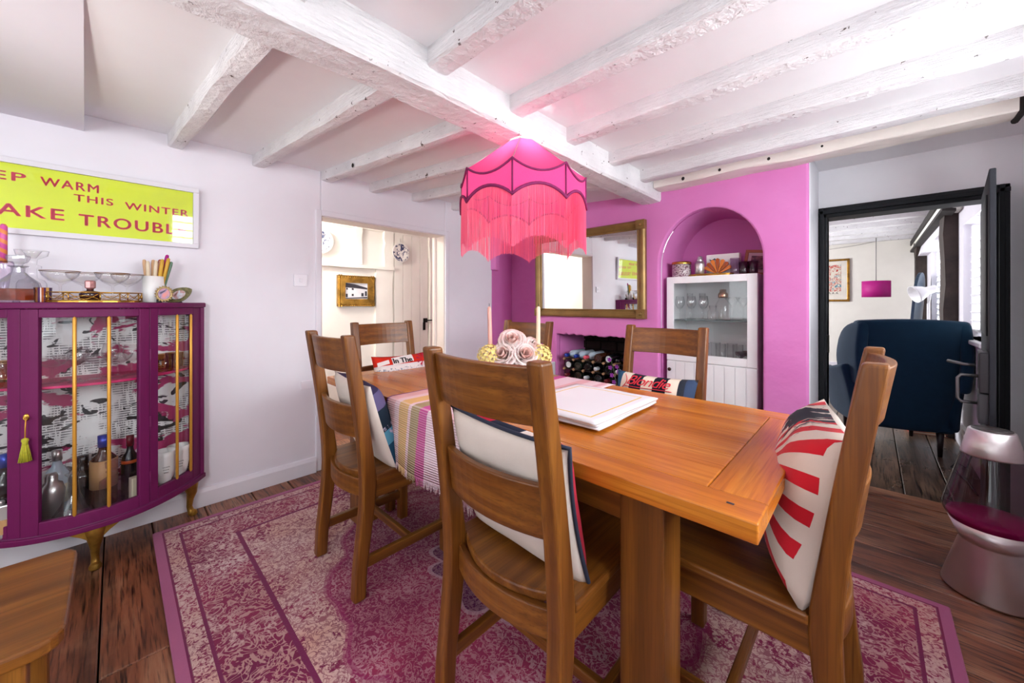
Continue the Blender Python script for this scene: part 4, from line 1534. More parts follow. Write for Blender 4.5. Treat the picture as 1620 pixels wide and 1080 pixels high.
# tasselled key
tas = thing('key_tassel', 'yellow tasselled key hanging from the plum cabinet door', 'tassel', (kx + 0.012, ky, 0.725))
tmat = paint('chartreuse_silk', 'b6b22c', 0.7, var=0.12, vs=60, bump=0.4, bs=300)
G().tube([(-0.02, 0, 0.0), (0.008, 0, 0.0)], 0.003, 8).tube([(0.008, 0.006 * math.cos(a), 0.006 * math.sin(a)) for a in [k * PI / 6 for k in range(12)]], 0.0016, 6, closed=True).build('key', brass, tas)
G().tube([(0.008, 0, -0.004), (0.010, -0.001, -0.04), (0.008, -0.002, -0.085)], 0.0022, 6).build('cord', gold_paint, tas)
G().lathe([(0.0, -0.080), (0.009, -0.084), (0.011, -0.092), (0.008, -0.100), (0.009, -0.104), (0.007, -0.11)], 14, c=(0.008, -0.002, 0)).build('knot', tmat, tas)
g = G()
for k in range(70):
    a = k * 2.39996
    r0 = math.sqrt((k + 0.5) / 70)
    g.tube([(0.008 + 0.007 * r0 * math.cos(a), -0.002 + 0.007 * r0 * math.sin(a), -0.104), (0.008 + 0.013 * r0 * math.cos(a), -0.002 + 0.013 * r0 * math.sin(a), -0.14), (0.008 + 0.019 * r0 * math.cos(a), -0.002 + 0.019 * r0 * math.sin(a), -0.178)], 0.0016, 4)
g.build('skirt', tmat, tas, kind='stuff')


def cabriole(x, y, ztop, dirv, wings=True):
    d = Vector((dirv[0], dirv[1], 0)).normalized()
    side_ = Vector((-d.y, d.x, 0))
    P = lambda f, z: Vector((x, y, 0)) + d * f + Vector((0, 0, z))
    g = G()
    g.tube([P(-0.012, ztop), P(0.0, ztop - 0.03), P(0.004, ztop - 0.07), P(-0.004, 0.09), P(-0.008, 0.05), P(-0.002, 0.026), P(0.006, 0.016), P(0.008, 0.006), P(0.006, 0.0)],
           [0.044, 0.034, 0.024, 0.0165, 0.0135, 0.015, 0.022, 0.022, 0.017], 14)
    if wings:
        for s in (-1, 1):
            pl = [P(0.0, ztop) + side_ * s * 0.03, P(0.0, ztop) + side_ * s * 0.088, P(0.0, ztop - 0.012) + side_ * s * 0.078, P(0.002, ztop - 0.035) + side_ * s * 0.045, P(0.004, ztop - 0.06) + side_ * s * 0.018]
            vs = [p + d * 0.012 for p in pl] + [p - d * 0.014 for p in pl]
            n = len(pl)
            fs = [tuple(range(n)), tuple(range(n, 2 * n))[::-1]] + [(i, (i + 1) % n, n + (i + 1) % n, n + i) for i in range(n)]
            g.add(vs, fs)
    return g.build('leg', gold, disp, bevel=0.002)


cabriole(-2.552, -0.064, 0.196, (1, 0.05))
cabriole(-2.80, 0.295, 0.196, (0.55, 0.85), False)
cabriole(-2.80, -0.455, 0.196, (0.55, -0.85), False)


# ------------------------------------------------------------------ glassware builders
def vessel(name, label, cat, prof, loc, mat, n=24, group=None, flute=None, rim=None):
    g = G()
    g.lathe(prof, n, flute=flute)
    o = g.build(name, mat, loc=loc)
    tag(o, label, cat, group)
    if rim:
        G().tube([(rim[0] * math.cos(a), rim[0] * math.sin(a), rim[1]) for a in [k * PI / 14 for k in range(28)]], rim[2] if len(rim) > 2 else 0.0013, 6, closed=True).build('rim', crystal_rim, o)
    return o


COUPE = [(0.034, 0), (0.034, 0.002), (0.008, 0.006), (0.004, 0.014), (0.004, 0.062), (0.010, 0.068), (0.034, 0.082), (0.052, 0.102), (0.058, 0.120), (0.0565, 0.120), (0.050, 0.103), (0.032, 0.084), (0.0, 0.073)]
TULIP = [(0.030, 0), (0.030, 0.002), (0.006, 0.006), (0.0035, 0.02), (0.0035, 0.06), (0.018, 0.07), (0.030, 0.09), (0.032, 0.11), (0.026, 0.145), (0.0245, 0.145), (0.0305, 0.11), (0.017, 0.072), (0, 0.068)]
FLUTE = [(0.030, 0), (0.030, 0.002), (0.006, 0.006), (0.0035, 0.02), (0.0035, 0.07), (0.014, 0.085), (0.022, 0.12), (0.022, 0.20), (0.0205, 0.20), (0.0205, 0.12), (0.012, 0.087), (0, 0.080)]
TUMBLER = [(0.030, 0), (0.034, 0.005), (0.037, 0.09), (0.0355, 0.09), (0.031, 0.012), (0, 0.010)]
WINE = [(0.034, 0), (0.034, 0.002), (0.007, 0.006), (0.0038, 0.02), (0.0038, 0.085), (0.02, 0.098), (0.036, 0.125), (0.038, 0.15), (0.031, 0.20), (0.0298, 0.20), (0.0365, 0.15), (0.0345, 0.126), (0.018, 0.10), (0, 0.094)]
BOTTLE = [(0.036, 0), (0.0385, 0.004), (0.0385, 0.185), (0.034, 0.205), (0.018, 0.228), (0.0145, 0.245), (0.0145, 0.288), (0.0165, 0.29), (0.0165, 0.303), (0.0, 0.303)]


def scale_prof(p, sr, sz):
    return [(r * sr, z * sz) for r, z in p]


SH = 0.8425
FL = 0.2225
gl_shelf = [(-2.665, -0.198, COUPE, 1, 'beside the left door stile'), (-2.715, -0.145, COUPE, 1, 'behind the first gilt bar'), (-2.63, -0.118, TULIP, 1.1, 'at the first gilt bar'),
            (-2.67, -0.058, COUPE, 1.0, 'in the middle of the door'), (-2.74, -0.015, TULIP, 1.1, 'behind the middle coupe'), (-2.64, 0.006, COUPE, 0.95, 'right of the second gilt bar'), (-2.69, 0.055, TULIP, 1.05, 'near the hinge stile')]
for x, y, pr_, s, w in gl_shelf:
    nm = 'coupe_glass' if pr_ is COUPE else 'tulip_glass'
    vessel(nm, 'clear %s on the cerise cabinet shelf, %s' % (nm.replace('_', ' '), w), 'glass', scale_prof(pr_, s, s), (x, y, SH), crystal, 22, 'glasses on the cabinet shelf')
vessel('ribbed_tumbler', 'amber ribbed tumbler on the cabinet shelf behind the right-hand curved pane', 'glass', TUMBLER, (-2.725, 0.178, SH), crystal_mat('amber_glassware', 'ecd6b8', 'a87a4a'), 24, 'amber tumblers on the cabinet shelf', (12, 0.03))
vessel('ribbed_tumbler', 'second amber ribbed tumbler on the shelf, nearer the wall', 'glass', TUMBLER, (-2.77, 0.222, SH), bpy.data.materials['amber_glassware'], 24, 'amber tumblers on the cabinet shelf', (12, 0.03))
vessel('amber_vase', 'small brown glass vase on the shelf at the cabinet left section', 'vase', [(0.02, 0), (0.035, 0.01), (0.045, 0.045), (0.035, 0.08), (0.02, 0.10), (0.03, 0.115), (0.028, 0.115), (0.018, 0.1), (0, 0.02)], (-2.66, -0.325, SH), bpy.data.materials['amber_glassware'])
vessel('cocktail_shaker', 'polished steel cocktail shaker on the cabinet floor', 'shaker', [(0.030, 0), (0.034, 0.004), (0.042, 0.12), (0.042, 0.135), (0.034, 0.165), (0.02, 0.175), (0.02, 0.20), (0.016, 0.212), (0, 0.214)], (-2.675, -0.20, FL), steel)
vessel('flared_decanter', 'wide based clear glass decanter with round stopper on the cabinet floor', 'decanter', [(0.066, 0), (0.070, 0.006), (0.066, 0.03), (0.04, 0.075), (0.022, 0.12), (0.017, 0.16), (0.016, 0.20), (0.026, 0.213), (0.014, 0.216), (0.010, 0.225), (0.020, 0.24), (0.026, 0.258), (0.02, 0.276), (0.008, 0.286), (0, 0.287)], (-2.605, -0.132, FL), crystal_heavy, 32)
sq = G()
sq.lathe([(0.048, 0), (0.050, 0.01), (0.050, 0.135), (0.03, 0.15), (0.018, 0.158), (0.018, 0.175), (0.028, 0.18), (0.012, 0.184), (0.012, 0.19), (0.028, 0.20), (0.030, 0.222), (0.012, 0.232), (0, 0.232)], 8, smooth=False)
tag(sq.build('square_decanter', crystal_v, loc=(-2.625, -0.008, FL), rot=(0, 0, 0.39)), 'faceted square decanter with flat stopper on the cabinet floor', 'decanter')


def bottle(name, label, loc, body, cap, lab=None, s=(1, 1), group='spirit bottles in the plum cabinet', rot=None, labz=(0.05, 0.14)):
    t = thing(name, label, 'bottle', loc, group=group, rot=rot)
    pr_ = scale_prof(BOTTLE, *s)
    G().lathe(pr_, 20).build('body', body, t)
    r, z0, z1 = 0.0172 * s[0], 0.255 * s[1], 0.305 * s[1]
    G().lathe([(r, z0), (r, z1), (0, z1 + 0.001)], 16).build('cap', cap, t)
    if lab:
        R_ = 0.0388 * s[0]
        G().lathe([(R_ - 0.0004, labz[0] * s[1]), (R_, labz[0] * s[1]), (R_, labz[1] * s[1]), (R_ - 0.0004, labz[1] * s[1])], 20).build('label', lab, t)
    return t


bottle('spirit_bottle', 'dark bottle with tan label standing behind the second gilt bar', (-2.715, -0.04, FL), bottle_brown, cap_blue, label_tan, (1.25, 1.1), labz=(0.08, 0.2))
bottle('spirit_bottle', 'dark bottle with black neck and orange collar near the hinge stile', (-2.705, 0.05, FL), bottle_black, cap_red, cap_orange, (0.85, 1.03), labz=(0.175, 0.19))
bottle('spirit_bottle', 'short black bottle behind the flared decanter', (-2.76, -0.11, FL), bottle_black, bottle_black, None, (1.2, 0.8))
bottle('spirit_bottle', 'pale bottle behind the cocktail shaker', (-2.77, -0.19, FL), bottle_pale, steel, label_cream, (1.0, 0.95))
bottle('spirit_bottle', 'black bottle with blue top in the left section of the plum cabinet', (-2.68, -0.325, FL), bottle_black, cap_blue, None, (1.1, 1.1))
tag(G().cbox((0, 0, 0.06), (0.04, 0.075, 0.12)).build('drinks_carton', label_cream, loc=(-2.645, 0.085, FL), bevel=0.003, rot=(0, 0, 0.3)), 'small cream carton leaning by the hinge stile on the cabinet floor', 'box')
fl = thing('hip_flask', 'steel hip flask with tan label in the left section of the plum cabinet', 'flask', (-2.62, -0.33, FL))
G().prism([(-0.05, 0), (0.05, 0), (0.055, 0.02), (0.055, 0.11), (0.035, 0.14), (-0.035, 0.14), (-0.055, 0.11), (-0.055, 0.02)], 'x', -0.014, 0.014).lathe([(0.012, 0.14), (0.012, 0.16), (0, 0.16)], 12).build('body', steel, fl, bevel=0.006)
G().box(0.0145, 0.0155, -0.02, 0.04, 0.02, 0.08).build('label', label_tan, fl)
GOB = [(0.032, 0), (0.034, 0.004), (0.026, 0.014), (0.022, 0.03), (0.036, 0.06), (0.044, 0.10), (0.042, 0.15), (0.047, 0.175), (0.045, 0.175), (0.040, 0.15), (0.040, 0.10), (0, 0.05)]
for x, y, w in ((-2.705, 0.178, 'nearer the door'), (-2.755, 0.238, 'nearer the wall')):
    o = vessel('ceramic_goblet', 'white goblet with black script at right end of plum cabinet, ' + w, 'goblet', scale_prof(GOB, 1.05, 1.15), (x, y, FL), ceramic_white, 26, 'white goblets in the plum cabinet')

    def on_gob(u, v, q):
        a = 0.0 + (u - 0.02) / 0.046
        r = 0.0475 + q
        return Vector((r * math.cos(a), r * math.sin(a), 0.11 + v))
    for k, (wd, zz) in enumerate((('Vintage', 0.018), ('Cafe', -0.004))):
        pass
    g = G()
    for k in range(3):
        a0 = 0.1 - 0.34 * (1 - 0.2 * k)
        pts = [(0.0465 * math.cos(a0 + j * 0.045), 0.0465 * math.sin(a0 + j * 0.045), 0.125 - k * 0.014 + 0.0035 * math.sin(j * 2.2 + k)) for j in range(15 - 3 * k)]
        g.tube(pts, 0.0009, 4)
    g.build('script_mark', ink_black, o)

# ------------------------------------------------------------------ on top of the plum cabinet
TZc = 1.2055
dec = thing('cut_glass_decanter', 'cut glass decanter half full of amber spirit at the left end of the cabinet top', 'decanter', (-2.665, -0.29, TZc))
G().lathe([(0.060, 0), (0.064, 0.006), (0.068, 0.05), (0.060, 0.085), (0.03, 0.115), (0.02, 0.13), (0.02, 0.15), (0.03, 0.155), (0.028, 0.158), (0.017, 0.15), (0.017, 0.13), (0.055, 0.083), (0.063, 0.05), (0.058, 0.008), (0, 0.008)], 16, smooth=False).build('body', crystal_heavy, dec)
G().lathe([(0.057, 0.009), (0.0615, 0.05), (0.0595, 0.058), (0, 0.058)], 16, smooth=False).build('spirit', amber, dec)
G().lathe([(0.012, 0.15), (0.014, 0.165), (0.028, 0.175), (0.034, 0.19), (0.034, 0.20), (0.0, 0.205)], 10, smooth=False).build('stopper', crystal_heavy, dec)
cs = thing('glass_candlestick', 'fluted clear glass candlestick behind the amber decanter', 'candlestick', (-2.755, -0.262, TZc))
G().lathe([(0.052, 0), (0.052, 0.008), (0.045, 0.02), (0.043, 0.085), (0.036, 0.10), (0.016, 0.11), (0.014, 0.15), (0.028, 0.155), (0.028, 0.165), (0.014, 0.172), (0.016, 0.195), (0.045, 0.212), (0.05, 0.235), (0.03, 0.235), (0.012, 0.2), (0, 0.2)], 36, flute=(18, 0.03)).build('stem', crystal, cs)
cs2 = vessel('glass_candlestick', 'low clear glass candlestick holding the twisted candle', 'candlestick', [(0.045, 0), (0.045, 0.006), (0.02, 0.02), (0.014, 0.06), (0.02, 0.12), (0.03, 0.165), (0.026, 0.18), (0.012, 0.175), (0, 0.17)], (-2.745, -0.338, TZc), crystal_v, 20)
can = thing('twisted_candle', 'pink and orange striped candle at the left end of the cabinet top', 'candle', (-2.745, -0.338, TZc + 0.172))
b = NB('pink_orange_twist')
o_ = b.xyz()
a_ = b.math('ARCTAN2', o_[1], o_[0])
s_ = b.math('SINE', b.math('MULTIPLY_ADD', o_[2], 150, a_))
b.surface(b.mix(b.math('GREATER_THAN', s_, 0.2), hx('d4559e'), hx('e58a4e')), 0.4)
G().lathe([(0.011, 0), (0.0115, 0.16), (0.006, 0.17), (0, 0.171)], 18).build('wax', b.mat, can)
tum = vessel('striped_tumbler', 'small violet and gold striped tumbler beside the tray', 'glass', scale_prof(TUMBLER, 0.72, 0.72), (-2.655, -0.222, TZc), stripe_mat('violet_gold_stripes', 1, [(0, '4a2a52'), (0.12, 'b9824a'), (0.25, '5a3560'), (0.38, 'e0cfc8'), (0.45, 'a0522a'), (0.58, '4a2a52'), (0.7, 'c79a50'), (0.85, '4a2a52')], -0.026, 0.026, 0.2), 24)

tray = thing('gallery_tray', 'round gilt tray with pierced gallery holding the coupe glasses', 'tray', (-2.665, -0.065, TZc))
TRr = 0.158
TX_, TY_ = 0.66, 1.0


def tr_pt(a, z, r=TRr):
    return (r * TX_ * math.cos(a), r * TY_ * math.sin(a), z)


G().prism([tr_pt(k * PI / 20, 0)[:2] for k in range(40)], 'z', 0.0, 0.006).build('base', brass, tray, bevel=0.001)
g = G()
g.tube([tr_pt(k * PI / 24, 0.046) for k in range(48)], 0.0022, 6, closed=True)
g.tube([tr_pt(k * PI / 24, 0.008) for k in range(48)], 0.003, 6, closed=True)
g.build('rail', brass, tray)
for k in range(10):
    a = k * PI / 5 + 0.1
    G().tube([tr_pt(a, 0.006), tr_pt(a, 0.046)], 0.0022, 6).build('post', brass, tray)
g = G()
for k in range(10):
    a = k * PI / 5 + 0.1
    g.tube([tr_pt(a + PI / 5 * j / 8, 0.044 - 0.030 * math.sin(PI * j / 8)) for j in range(9)], 0.0016, 5)
    g.tube([tr_pt(a + PI / 5 * j / 8, 0.012 + 0.018 * math.sin(PI * j / 8)) for j in range(9)], 0.0013, 5)
g.build('gallery', brass, tray)
TC = scale_prof(COUPE, 1.06, 1.12)
for x, y, w in ((-2.645, -0.172, 'at the left end of the gilt tray'), (-2.725, -0.105, 'behind the left coupe on the gilt tray'), (-2.655, -0.010, 'right of the squat bottle on the gilt tray'), (-2.715, 0.04, 'at the right end of the gilt tray')):
    vessel('champagne_coupe', 'gilt-rimmed champagne coupe ' + w, 'glass', TC, (x, y, TZc + 0.006), crystal, 28, 'coupes on the gilt tray', None, (0.0585 * 1.06, 0.120 * 1.12, 0.0015))
pf = thing('liqueur_bottle', 'squat dark amber bottle with pink stopper in the middle of the gilt tray', 'bottle', (-2.635, -0.082, TZc + 0.006))
G().lathe([(0.022, 0), (0.030, 0.004), (0.036, 0.03), (0.032, 0.044), (0.012, 0.048), (0.012, 0.056), (0, 0.056)], 20).build('body', paint('dark_plum_glass', '3a1818', 0.12, spec=0.7), pf)
G().lathe([(0.010, 0.056), (0.018, 0.062), (0.018, 0.09), (0.014, 0.096), (0, 0.096)], 8, smooth=False).build('stopper', paint('rose_stopper', 'c08a88', 0.2, metal=0.4), pf)

pot = vessel('candle_jar', 'white straight-sided jar full of coloured dinner candles on the cabinet top', 'jar', [(0.042, 0), (0.044, 0.004), (0.044, 0.138), (0.040, 0.138), (0.040, 0.01), (0, 0.01)], (-2.745, 0.138, TZc), ceramic_white, 30)
cands = [(-0.018, -0.024, 0.085, -0.10, wax_peach, 'peach'), (0.010, -0.022, 0.075, -0.04, wax_cream, 'cream, left of middle'), (-0.006, -0.006, 0.085, 0.02, wax_peach, 'second peach'), (0.016, -0.002, 0.08, 0.06, wax_cream, 'cream, in the middle'),
         (-0.010, 0.010, 0.085, 0.12, wax_pink, 'blush pink'), (0.018, 0.012, 0.09, 0.14, wax_yellow, 'yellow, left of the fuchsia one'), (-0.012, 0.020, 0.12, 0.20, wax_fuchsia, 'fuchsia, tallest'), (0.012, 0.024, 0.10, 0.22, wax_yellow, 'yellow, right of the fuchsia one'), (-0.002, 0.030, 0.085, 0.28, wax_green, 'sage green'), (-0.02, 0.012, 0.09, 0.10, wax_red, 'dark red')]
for x, y, h, ln, mt, w in cands:
    c = thing('dinner_candle', 'dinner candle standing in the white jar: ' + w, 'candle', (-2.745 + x, 0.138 + y * 0.75, TZc + 0.0105), group='dinner candles in the white jar', rot=(-ln * 0.8, 0, 0))
    H_ = 0.132 + h
    G().lathe([(0.0082, 0), (0.0084, H_ - 0.02), (0.0066, H_ - 0.004), (0, H_)], 12).build('wax', mt, c)


def photo_mat(name, cols):
    b = NB(name)
    n = b.noise(b.coords((1, 1, 1)), 26, 2, 0.5, 0.8)
    return b.surface(b.ramp(n, [(0.30 + 0.4 * i / (len(cols) - 1), hx(c)) for i, c in enumerate(cols)]), 0.25)


ph1 = thing('photo_frame', 'oval filigree photo frame with pink enamel on the cabinet top', 'picture frame', (-2.655, 0.172, TZc + 0.002), group='small frames on the cabinet top', rot=(0, math.radians(-10), math.radians(-14)))
pearl = paint('pearl_enamel_frame', 'b39a6a', 0.3, metal=0.55, var=0.25, vs=60)
g = G()
g.tube([(0.0, 0.028 * math.cos(a), 0.043 + 0.034 * math.sin(a)) for a in [k * PI / 12 for k in range(24)]], 0.0055, 8, closed=True)
for k in range(18):
    a = k * PI / 9
    g.lathe([(0, -0.005), (0.005, 0), (0, 0.005)], 6, c=(0.003, 0.034 * math.cos(a), 0.043 + 0.040 * math.sin(a)))
g.build('filigree', pearl, ph1)
G().prism([(0.026 * math.cos(a), 0.043 + 0.032 * math.sin(a)) for a in [k * PI / 12 for k in range(24)]], 'x', -0.002, 0.002).build('photo', photo_mat('photo_pinks', ('4a3a50', '9c8aa8', 'd88a84', 'c4464e')), ph1)
G().box(-0.03, -0.004, -0.03, -0.012, 0.0, 0.035).build('strut', ink_black, ph1)
ph2 = thing('photo_frame', 'diamond-shaped bronze photo frame at the right end of the cabinet top', 'picture frame', (-2.735, 0.258, TZc + 0.004), group='small frames on the cabinet top', rot=(math.radians(32), math.radians(-12), math.radians(-20)))
pf_ = []
for k in range(24):
    a = k * PI / 12
    rr = 0.052 * (abs(math.cos(a)) ** 1.4 + abs(math.sin(a)) ** 1.4) ** (-1 / 1.4) * (1.0 + 0.25 * abs(math.cos(a)))
    pf_.append((rr * math.cos(a), 0.045 + 0.74 * rr * math.sin(a)))
G().prism(pf_, 'x', -0.004, 0.004).build('frame', paint('bronze_filigree', '6f6a45', 0.4, metal=0.5, var=0.3, vs=70, bump=0.4, bs=90), ph2, bevel=0.002)
G().prism([(0.032 * math.cos(a), 0.045 + 0.022 * math.sin(a)) for a in [k * PI / 12 for k in range(24)]], 'x', 0.003, 0.0055).build('photo', photo_mat('photo_greys', ('4b3d3c', 'b98a86', 'cfd3de', '6a78a0')), ph2)
G().box(-0.03, -0.003, -0.035, -0.01, 0.0, 0.04).build('strut', ink_black, ph2)

# ------------------------------------------------------------------ poster on the left wall
post = thing('framed_poster', 'long white framed fluorescent yellow poster with red capitals on the left wall', 'poster', (-2.866, 0.335, 1.522), rot=(0, math.radians(3.3), 0))
PL, PH = 1.42, 0.345
g = G()
for y0, y1, z0, z1 in ((-PL, 0, 0, 0.026), (-PL, 0, PH - 0.026, PH), (-PL, -PL + 0.026, 0.026, PH - 0.026), (-0.026, 0, 0.026, PH - 0.026)):
    g.box(-0.012, 0.016, y0, y1, z0, z1)
g.build('frame', paint('poster_frame_white', 'd9d6dd', 0.4, var=0.01), post, bevel=0.002)
yellow = paint('fluorescent_yellow_print', 'dcee22', 0.6, var=0.03, vs=5)
G().box(-0.008, -0.002, -PL + 0.026, -0.026, 0.026, PH - 0.026).build('sheet', yellow, post)
G().box(0.003, 0.005, -PL + 0.026, -0.026, 0.026, PH - 0.026).build('pane', poster_glass, post)
pink_red = paint('poster_red', 'f2355c', 0.6)


def on_poster(y0, z0):
    return lambda u, v, q: Vector((-0.0015 + q * 0.2, y0 + u, z0 + v))


# positions measured along the wall: y (world) - 0.335, z - 1.522
for s, y0, w, z0, h in (('KEEP', -0.50, 0.21, 0.243, 0.038), ('WARM', -0.246, 0.186, 0.240, 0.040), ('THIS', -0.142, 0.132, 0.186, 0.034), ('WINTER', 0.034, 0.255, 0.178, 0.036), ('MAKE', -0.45, 0.275, 0.084, 0.052), ('TROUBLE', -0.126, 0.405, 0.070, 0.055)):
    lettering(s, pink_red, post, on_poster(y0 - 0.335, z0), 0.1, 0, 1.18, 0.0, 0.0005, fit=(w, h), bold=0.0022)

sw = thing('light_switch', 'white single light switch on left wall beside the hall opening', 'switch', (-2.878, 0.886, 1.362))
G().box(0, 0.010, -0.043, 0.043, -0.043, 0.043).build('plate', trim_white, sw, bevel=0.003)
G().box(0.008, 0.016, -0.009, 0.009, -0.014, 0.014).build('rocker', trim_white, sw, bevel=0.002)
so = thing('wall_socket', 'small white socket low on the left wall behind the corner chair', 'socket', (-2.878, 0.93, 0.63))
G().box(0, 0.010, -0.043, 0.043, -0.03, 0.03).build('plate', trim_white, so, bevel=0.003)

# ------------------------------------------------------------------ hall: picture and plates
hp = thing('gilt_picture', 'small ornate gilt framed picture of a white house in the hall', 'picture', (HX + 0.022, 1.725, 1.33))
FW, FH, MB_ = 0.193, 0.157, 0.075
orn = G()
for y0, y1, z0, z1 in ((-FW, FW, -FH, -FH + MB_), (-FW, FW, FH - MB_, FH), (-FW, -FW + MB_, -FH + MB_, FH - MB_), (FW - MB_, FW, -FH + MB_, FH - MB_)):
    orn.box(-0.02, 0.018, y0, y1, z0, z1)
rr = random.Random(3)
for k in range(64):
    t = k / 64 * 4
    s_, f_ = int(t), t - int(t)
    y, z = [(-FW + 2 * FW * f_, -FH), (FW, -FH + 2 * FH * f_), (FW - 2 * FW * f_, FH), (-FW, FH - 2 * FH * f_)][s_]
    cor = 0.006 if min(f_, 1 - f_) < 0.12 else 0
    orn.lathe([(0, -0.014 - cor), (0.010 + cor, -0.007), (0.013 + cor, 0), (0.010 + cor, 0.007), (0, 0.014 + cor)], 6, c=(0.014, y * 0.93, z * 0.93))
orn.build('frame', gold, hp, bevel=0.004)
G().box(-0.01, 0.005, -FW + MB_ - 0.01, FW - MB_ + 0.01, -FH + MB_ - 0.01, FH - MB_ + 0.01).build('sheet', paint('picture_paper', 'e6e8ec', 0.5), hp)
ink = paint('picture_slate', '34333c', 0.6)
g = G()
X_ = 0.0065
for q in ([(-0.115, 0.082), (-0.02, 0.07), (0.115, 0.035), (0.115, 0.018), (-0.02, 0.03), (-0.115, 0.035)], [(-0.11, -0.03), (-0.092, -0.03), (-0.092, -0.065), (-0.11, -0.065)], [(-0.05, -0.03), (-0.03, -0.03), (-0.03, -0.052), (-0.05, -0.052)],
          [(-0.05, 0.03), (-0.03, 0.028), (-0.03, 0.008), (-0.05, 0.01)], [(-0.115, -0.072), (0.115, -0.06), (0.115, -0.075), (-0.115, -0.08)], [(0.05, -0.02), (0.075, -0.02), (0.075, -0.055), (0.05, -0.055)], [(0.09, 0.0), (0.11, 0.0), (0.11, -0.05), (0.09, -0.05)], [(-0.105, 0.03), (-0.09, 0.03), (-0.09, 0.012), (-0.105, 0.012)]):
    g.add([(X_, y, z) for y, z in q], [tuple(range(len(q)))])
g.build('house_print', ink, hp, fix=False)


def plate_mat():
    b = NB('blue_transfer_plate')
    o = b.xyz()
    r = b.math('SQRT', b.math('ADD', b.math('POWER', o[0], 2), b.math('POWER', o[1], 2)))
    n = b.noise(b.coords((1, 1, 1)), 26, 4, 0.6, 1.0)
    m = b.math('MULTIPLY', b.step(n, 0.5, 0.56), b.math('LESS_THAN', r, 0.098))
    n2 = b.noise(b.coords((1, 1, 1)), 9, 3)
    m = b.math('MULTIPLY', m, b.step(n2, 0.30, 0.40))
    return b.surface(b.mix(m, hx('e9e6e0'), hx('3f4668')), 0.2)


pm = plate_mat()
PLATE = [(0.0, 0.004), (0.065, 0.004), (0.075, 0.008), (0.112, 0.020), (0.114, 0.022), (0.112, 0.024), (0.074, 0.012), (0.064, 0.009), (0.0, 0.009)]
for y, z, w, s in ((2.225, 1.775, 'over the plank door', 1.0), (1.362, 1.805, 'left of the stud', 1.08)):
    o = G().lathe([(r * s, q * s) for r, q in PLATE], 36).build('china_plate', pm, loc=(HX + 0.03, y, z), rot=(0, PI / 2, 0))
    tag(o, 'blue and white transfer plate on the hall wall, ' + w, 'plate', 'blue plates in the hall')
    G().tube([(-0.11, 0, 0.004), (-0.16, 0, 0.0)], 0.002, 5).build('hanger', steel, o)
    o.scale = (1.0, 1.0, 1.0)
# ------------------------------------------------------------------ fringed pendant lamp
LXp, LYp = -1.22, 1.352
lamp = thing('pendant_lamp', 'fringed magenta scalloped lampshade lit from within, hung from the main beam over the table', 'lamp', (LXp, LYp, 1.98))
NP = 8
A0 = math.radians(-101) + math.radians(43.6) - PI / 2 + math.radians(0)


def ang(k):
    # corner angles: one corner faces roughly towards the table's near side
    return math.radians(-55.5) + k * 2 * PI / NP


RT, RS, RB = 0.07, 0.30, 0.302
ZTOP, ZSH, ZLO = -0.012, -0.19, -0.338


def oct_xy(s, r):
    """point on the octagon at s (in panels), radius r at corners, slightly bowed"""
    k = math.floor(s)
    f = s - k
    a, b = ang(k), ang(k + 1)
    x = (1 - f) * math.cos(a) + f * math.cos(b)
    y = (1 - f) * math.sin(a) + f * math.sin(b)
    bow = 1 + 0.035 * math.sin(PI * f)
    return r * x * bow, r * y * bow


def z_sh(s):
    f = s - math.floor(s)
    return ZSH - 0.045 * math.sin(PI * f) ** 0.9


def z_lo(s):
    f = s - math.floor(s)
    return ZLO + 0.050 * math.sin(PI * f) ** 0.8


bfab = NB('magenta_shade_fabric')
cfab = bfab.ramp(bfab.noise(bfab.coords(), 300, 2), [(0.3, hx('bf3a88')), (0.7, hx('cc4a96'))])
shade_fab = bfab.surface(cfab, 0.8, 0, 0.2, None, 0, 0.2, 0.55, hx('ee5a9a'))
braid = paint('plum_braid', '7d1656', 0.8, var=0.1, vs=60, bump=0.4, bs=300)
for k in range(NP):
    def cone(u, v, k=k):
        s = k + min(u, 0.99999)
        xt, yt = oct_xy(s, RT)
        xs, ys = oct_xy(s, RS)
        t = v
        zz = ZTOP + (z_sh(s) - ZTOP) * t
        sag = 0.016 * math.sin(PI * t)
        r = 1 - sag
        return ((xt + (xs - xt) * t ** 0.92) * r, (yt + (ys - yt) * t ** 0.92) * r, zz - sag * 0.3)
    G().sheet(cone, 10, 8).build('shade_top_panel', shade_fab, lamp, fix=False)

    def wallp(u, v, k=k):
        s = k + min(u, 0.99999)
        xs, ys = oct_xy(s, RS)
        f = u
        return (xs, ys, z_sh(s) + (z_lo(s) - z_sh(s)) * v)
    G().sheet(wallp, 10, 5).build('shade_panel', shade_fab, lamp, fix=False)
g = G()
N_ = NP * 12
g.tube([(*oct_xy(i / 12, RS + 0.003), z_sh(i / 12)) for i in range(N_)], 0.0048, 8, closed=True)
g.tube([(*oct_xy(i / 12, RB + 0.003), z_lo(i / 12)) for i in range(N_)], 0.0068, 8, closed=True)
for k in range(NP):
    x, y = oct_xy(k, RS + 0.001)
    g.tube([(x, y, ZSH), (x, y, ZLO)], 0.0042, 6)
g.build('braid', braid, lamp)
g = G()
for k in range(NP):
    xt, yt = oct_xy(k, RT)
    xs, ys = oct_xy(k, RS - 0.004)
    g.tube([(xt, yt, ZTOP), (xs, ys, ZSH)], 0.002, 5)
    g.tube([(xt, yt, ZTOP), (0, 0, ZTOP)], 0.0016, 5)
g.tube([(*oct_xy(i / 4, RT), ZTOP) for i in range(NP * 4)], 0.0025, 6, closed=True)
g.build('wire_frame', steel, lamp)
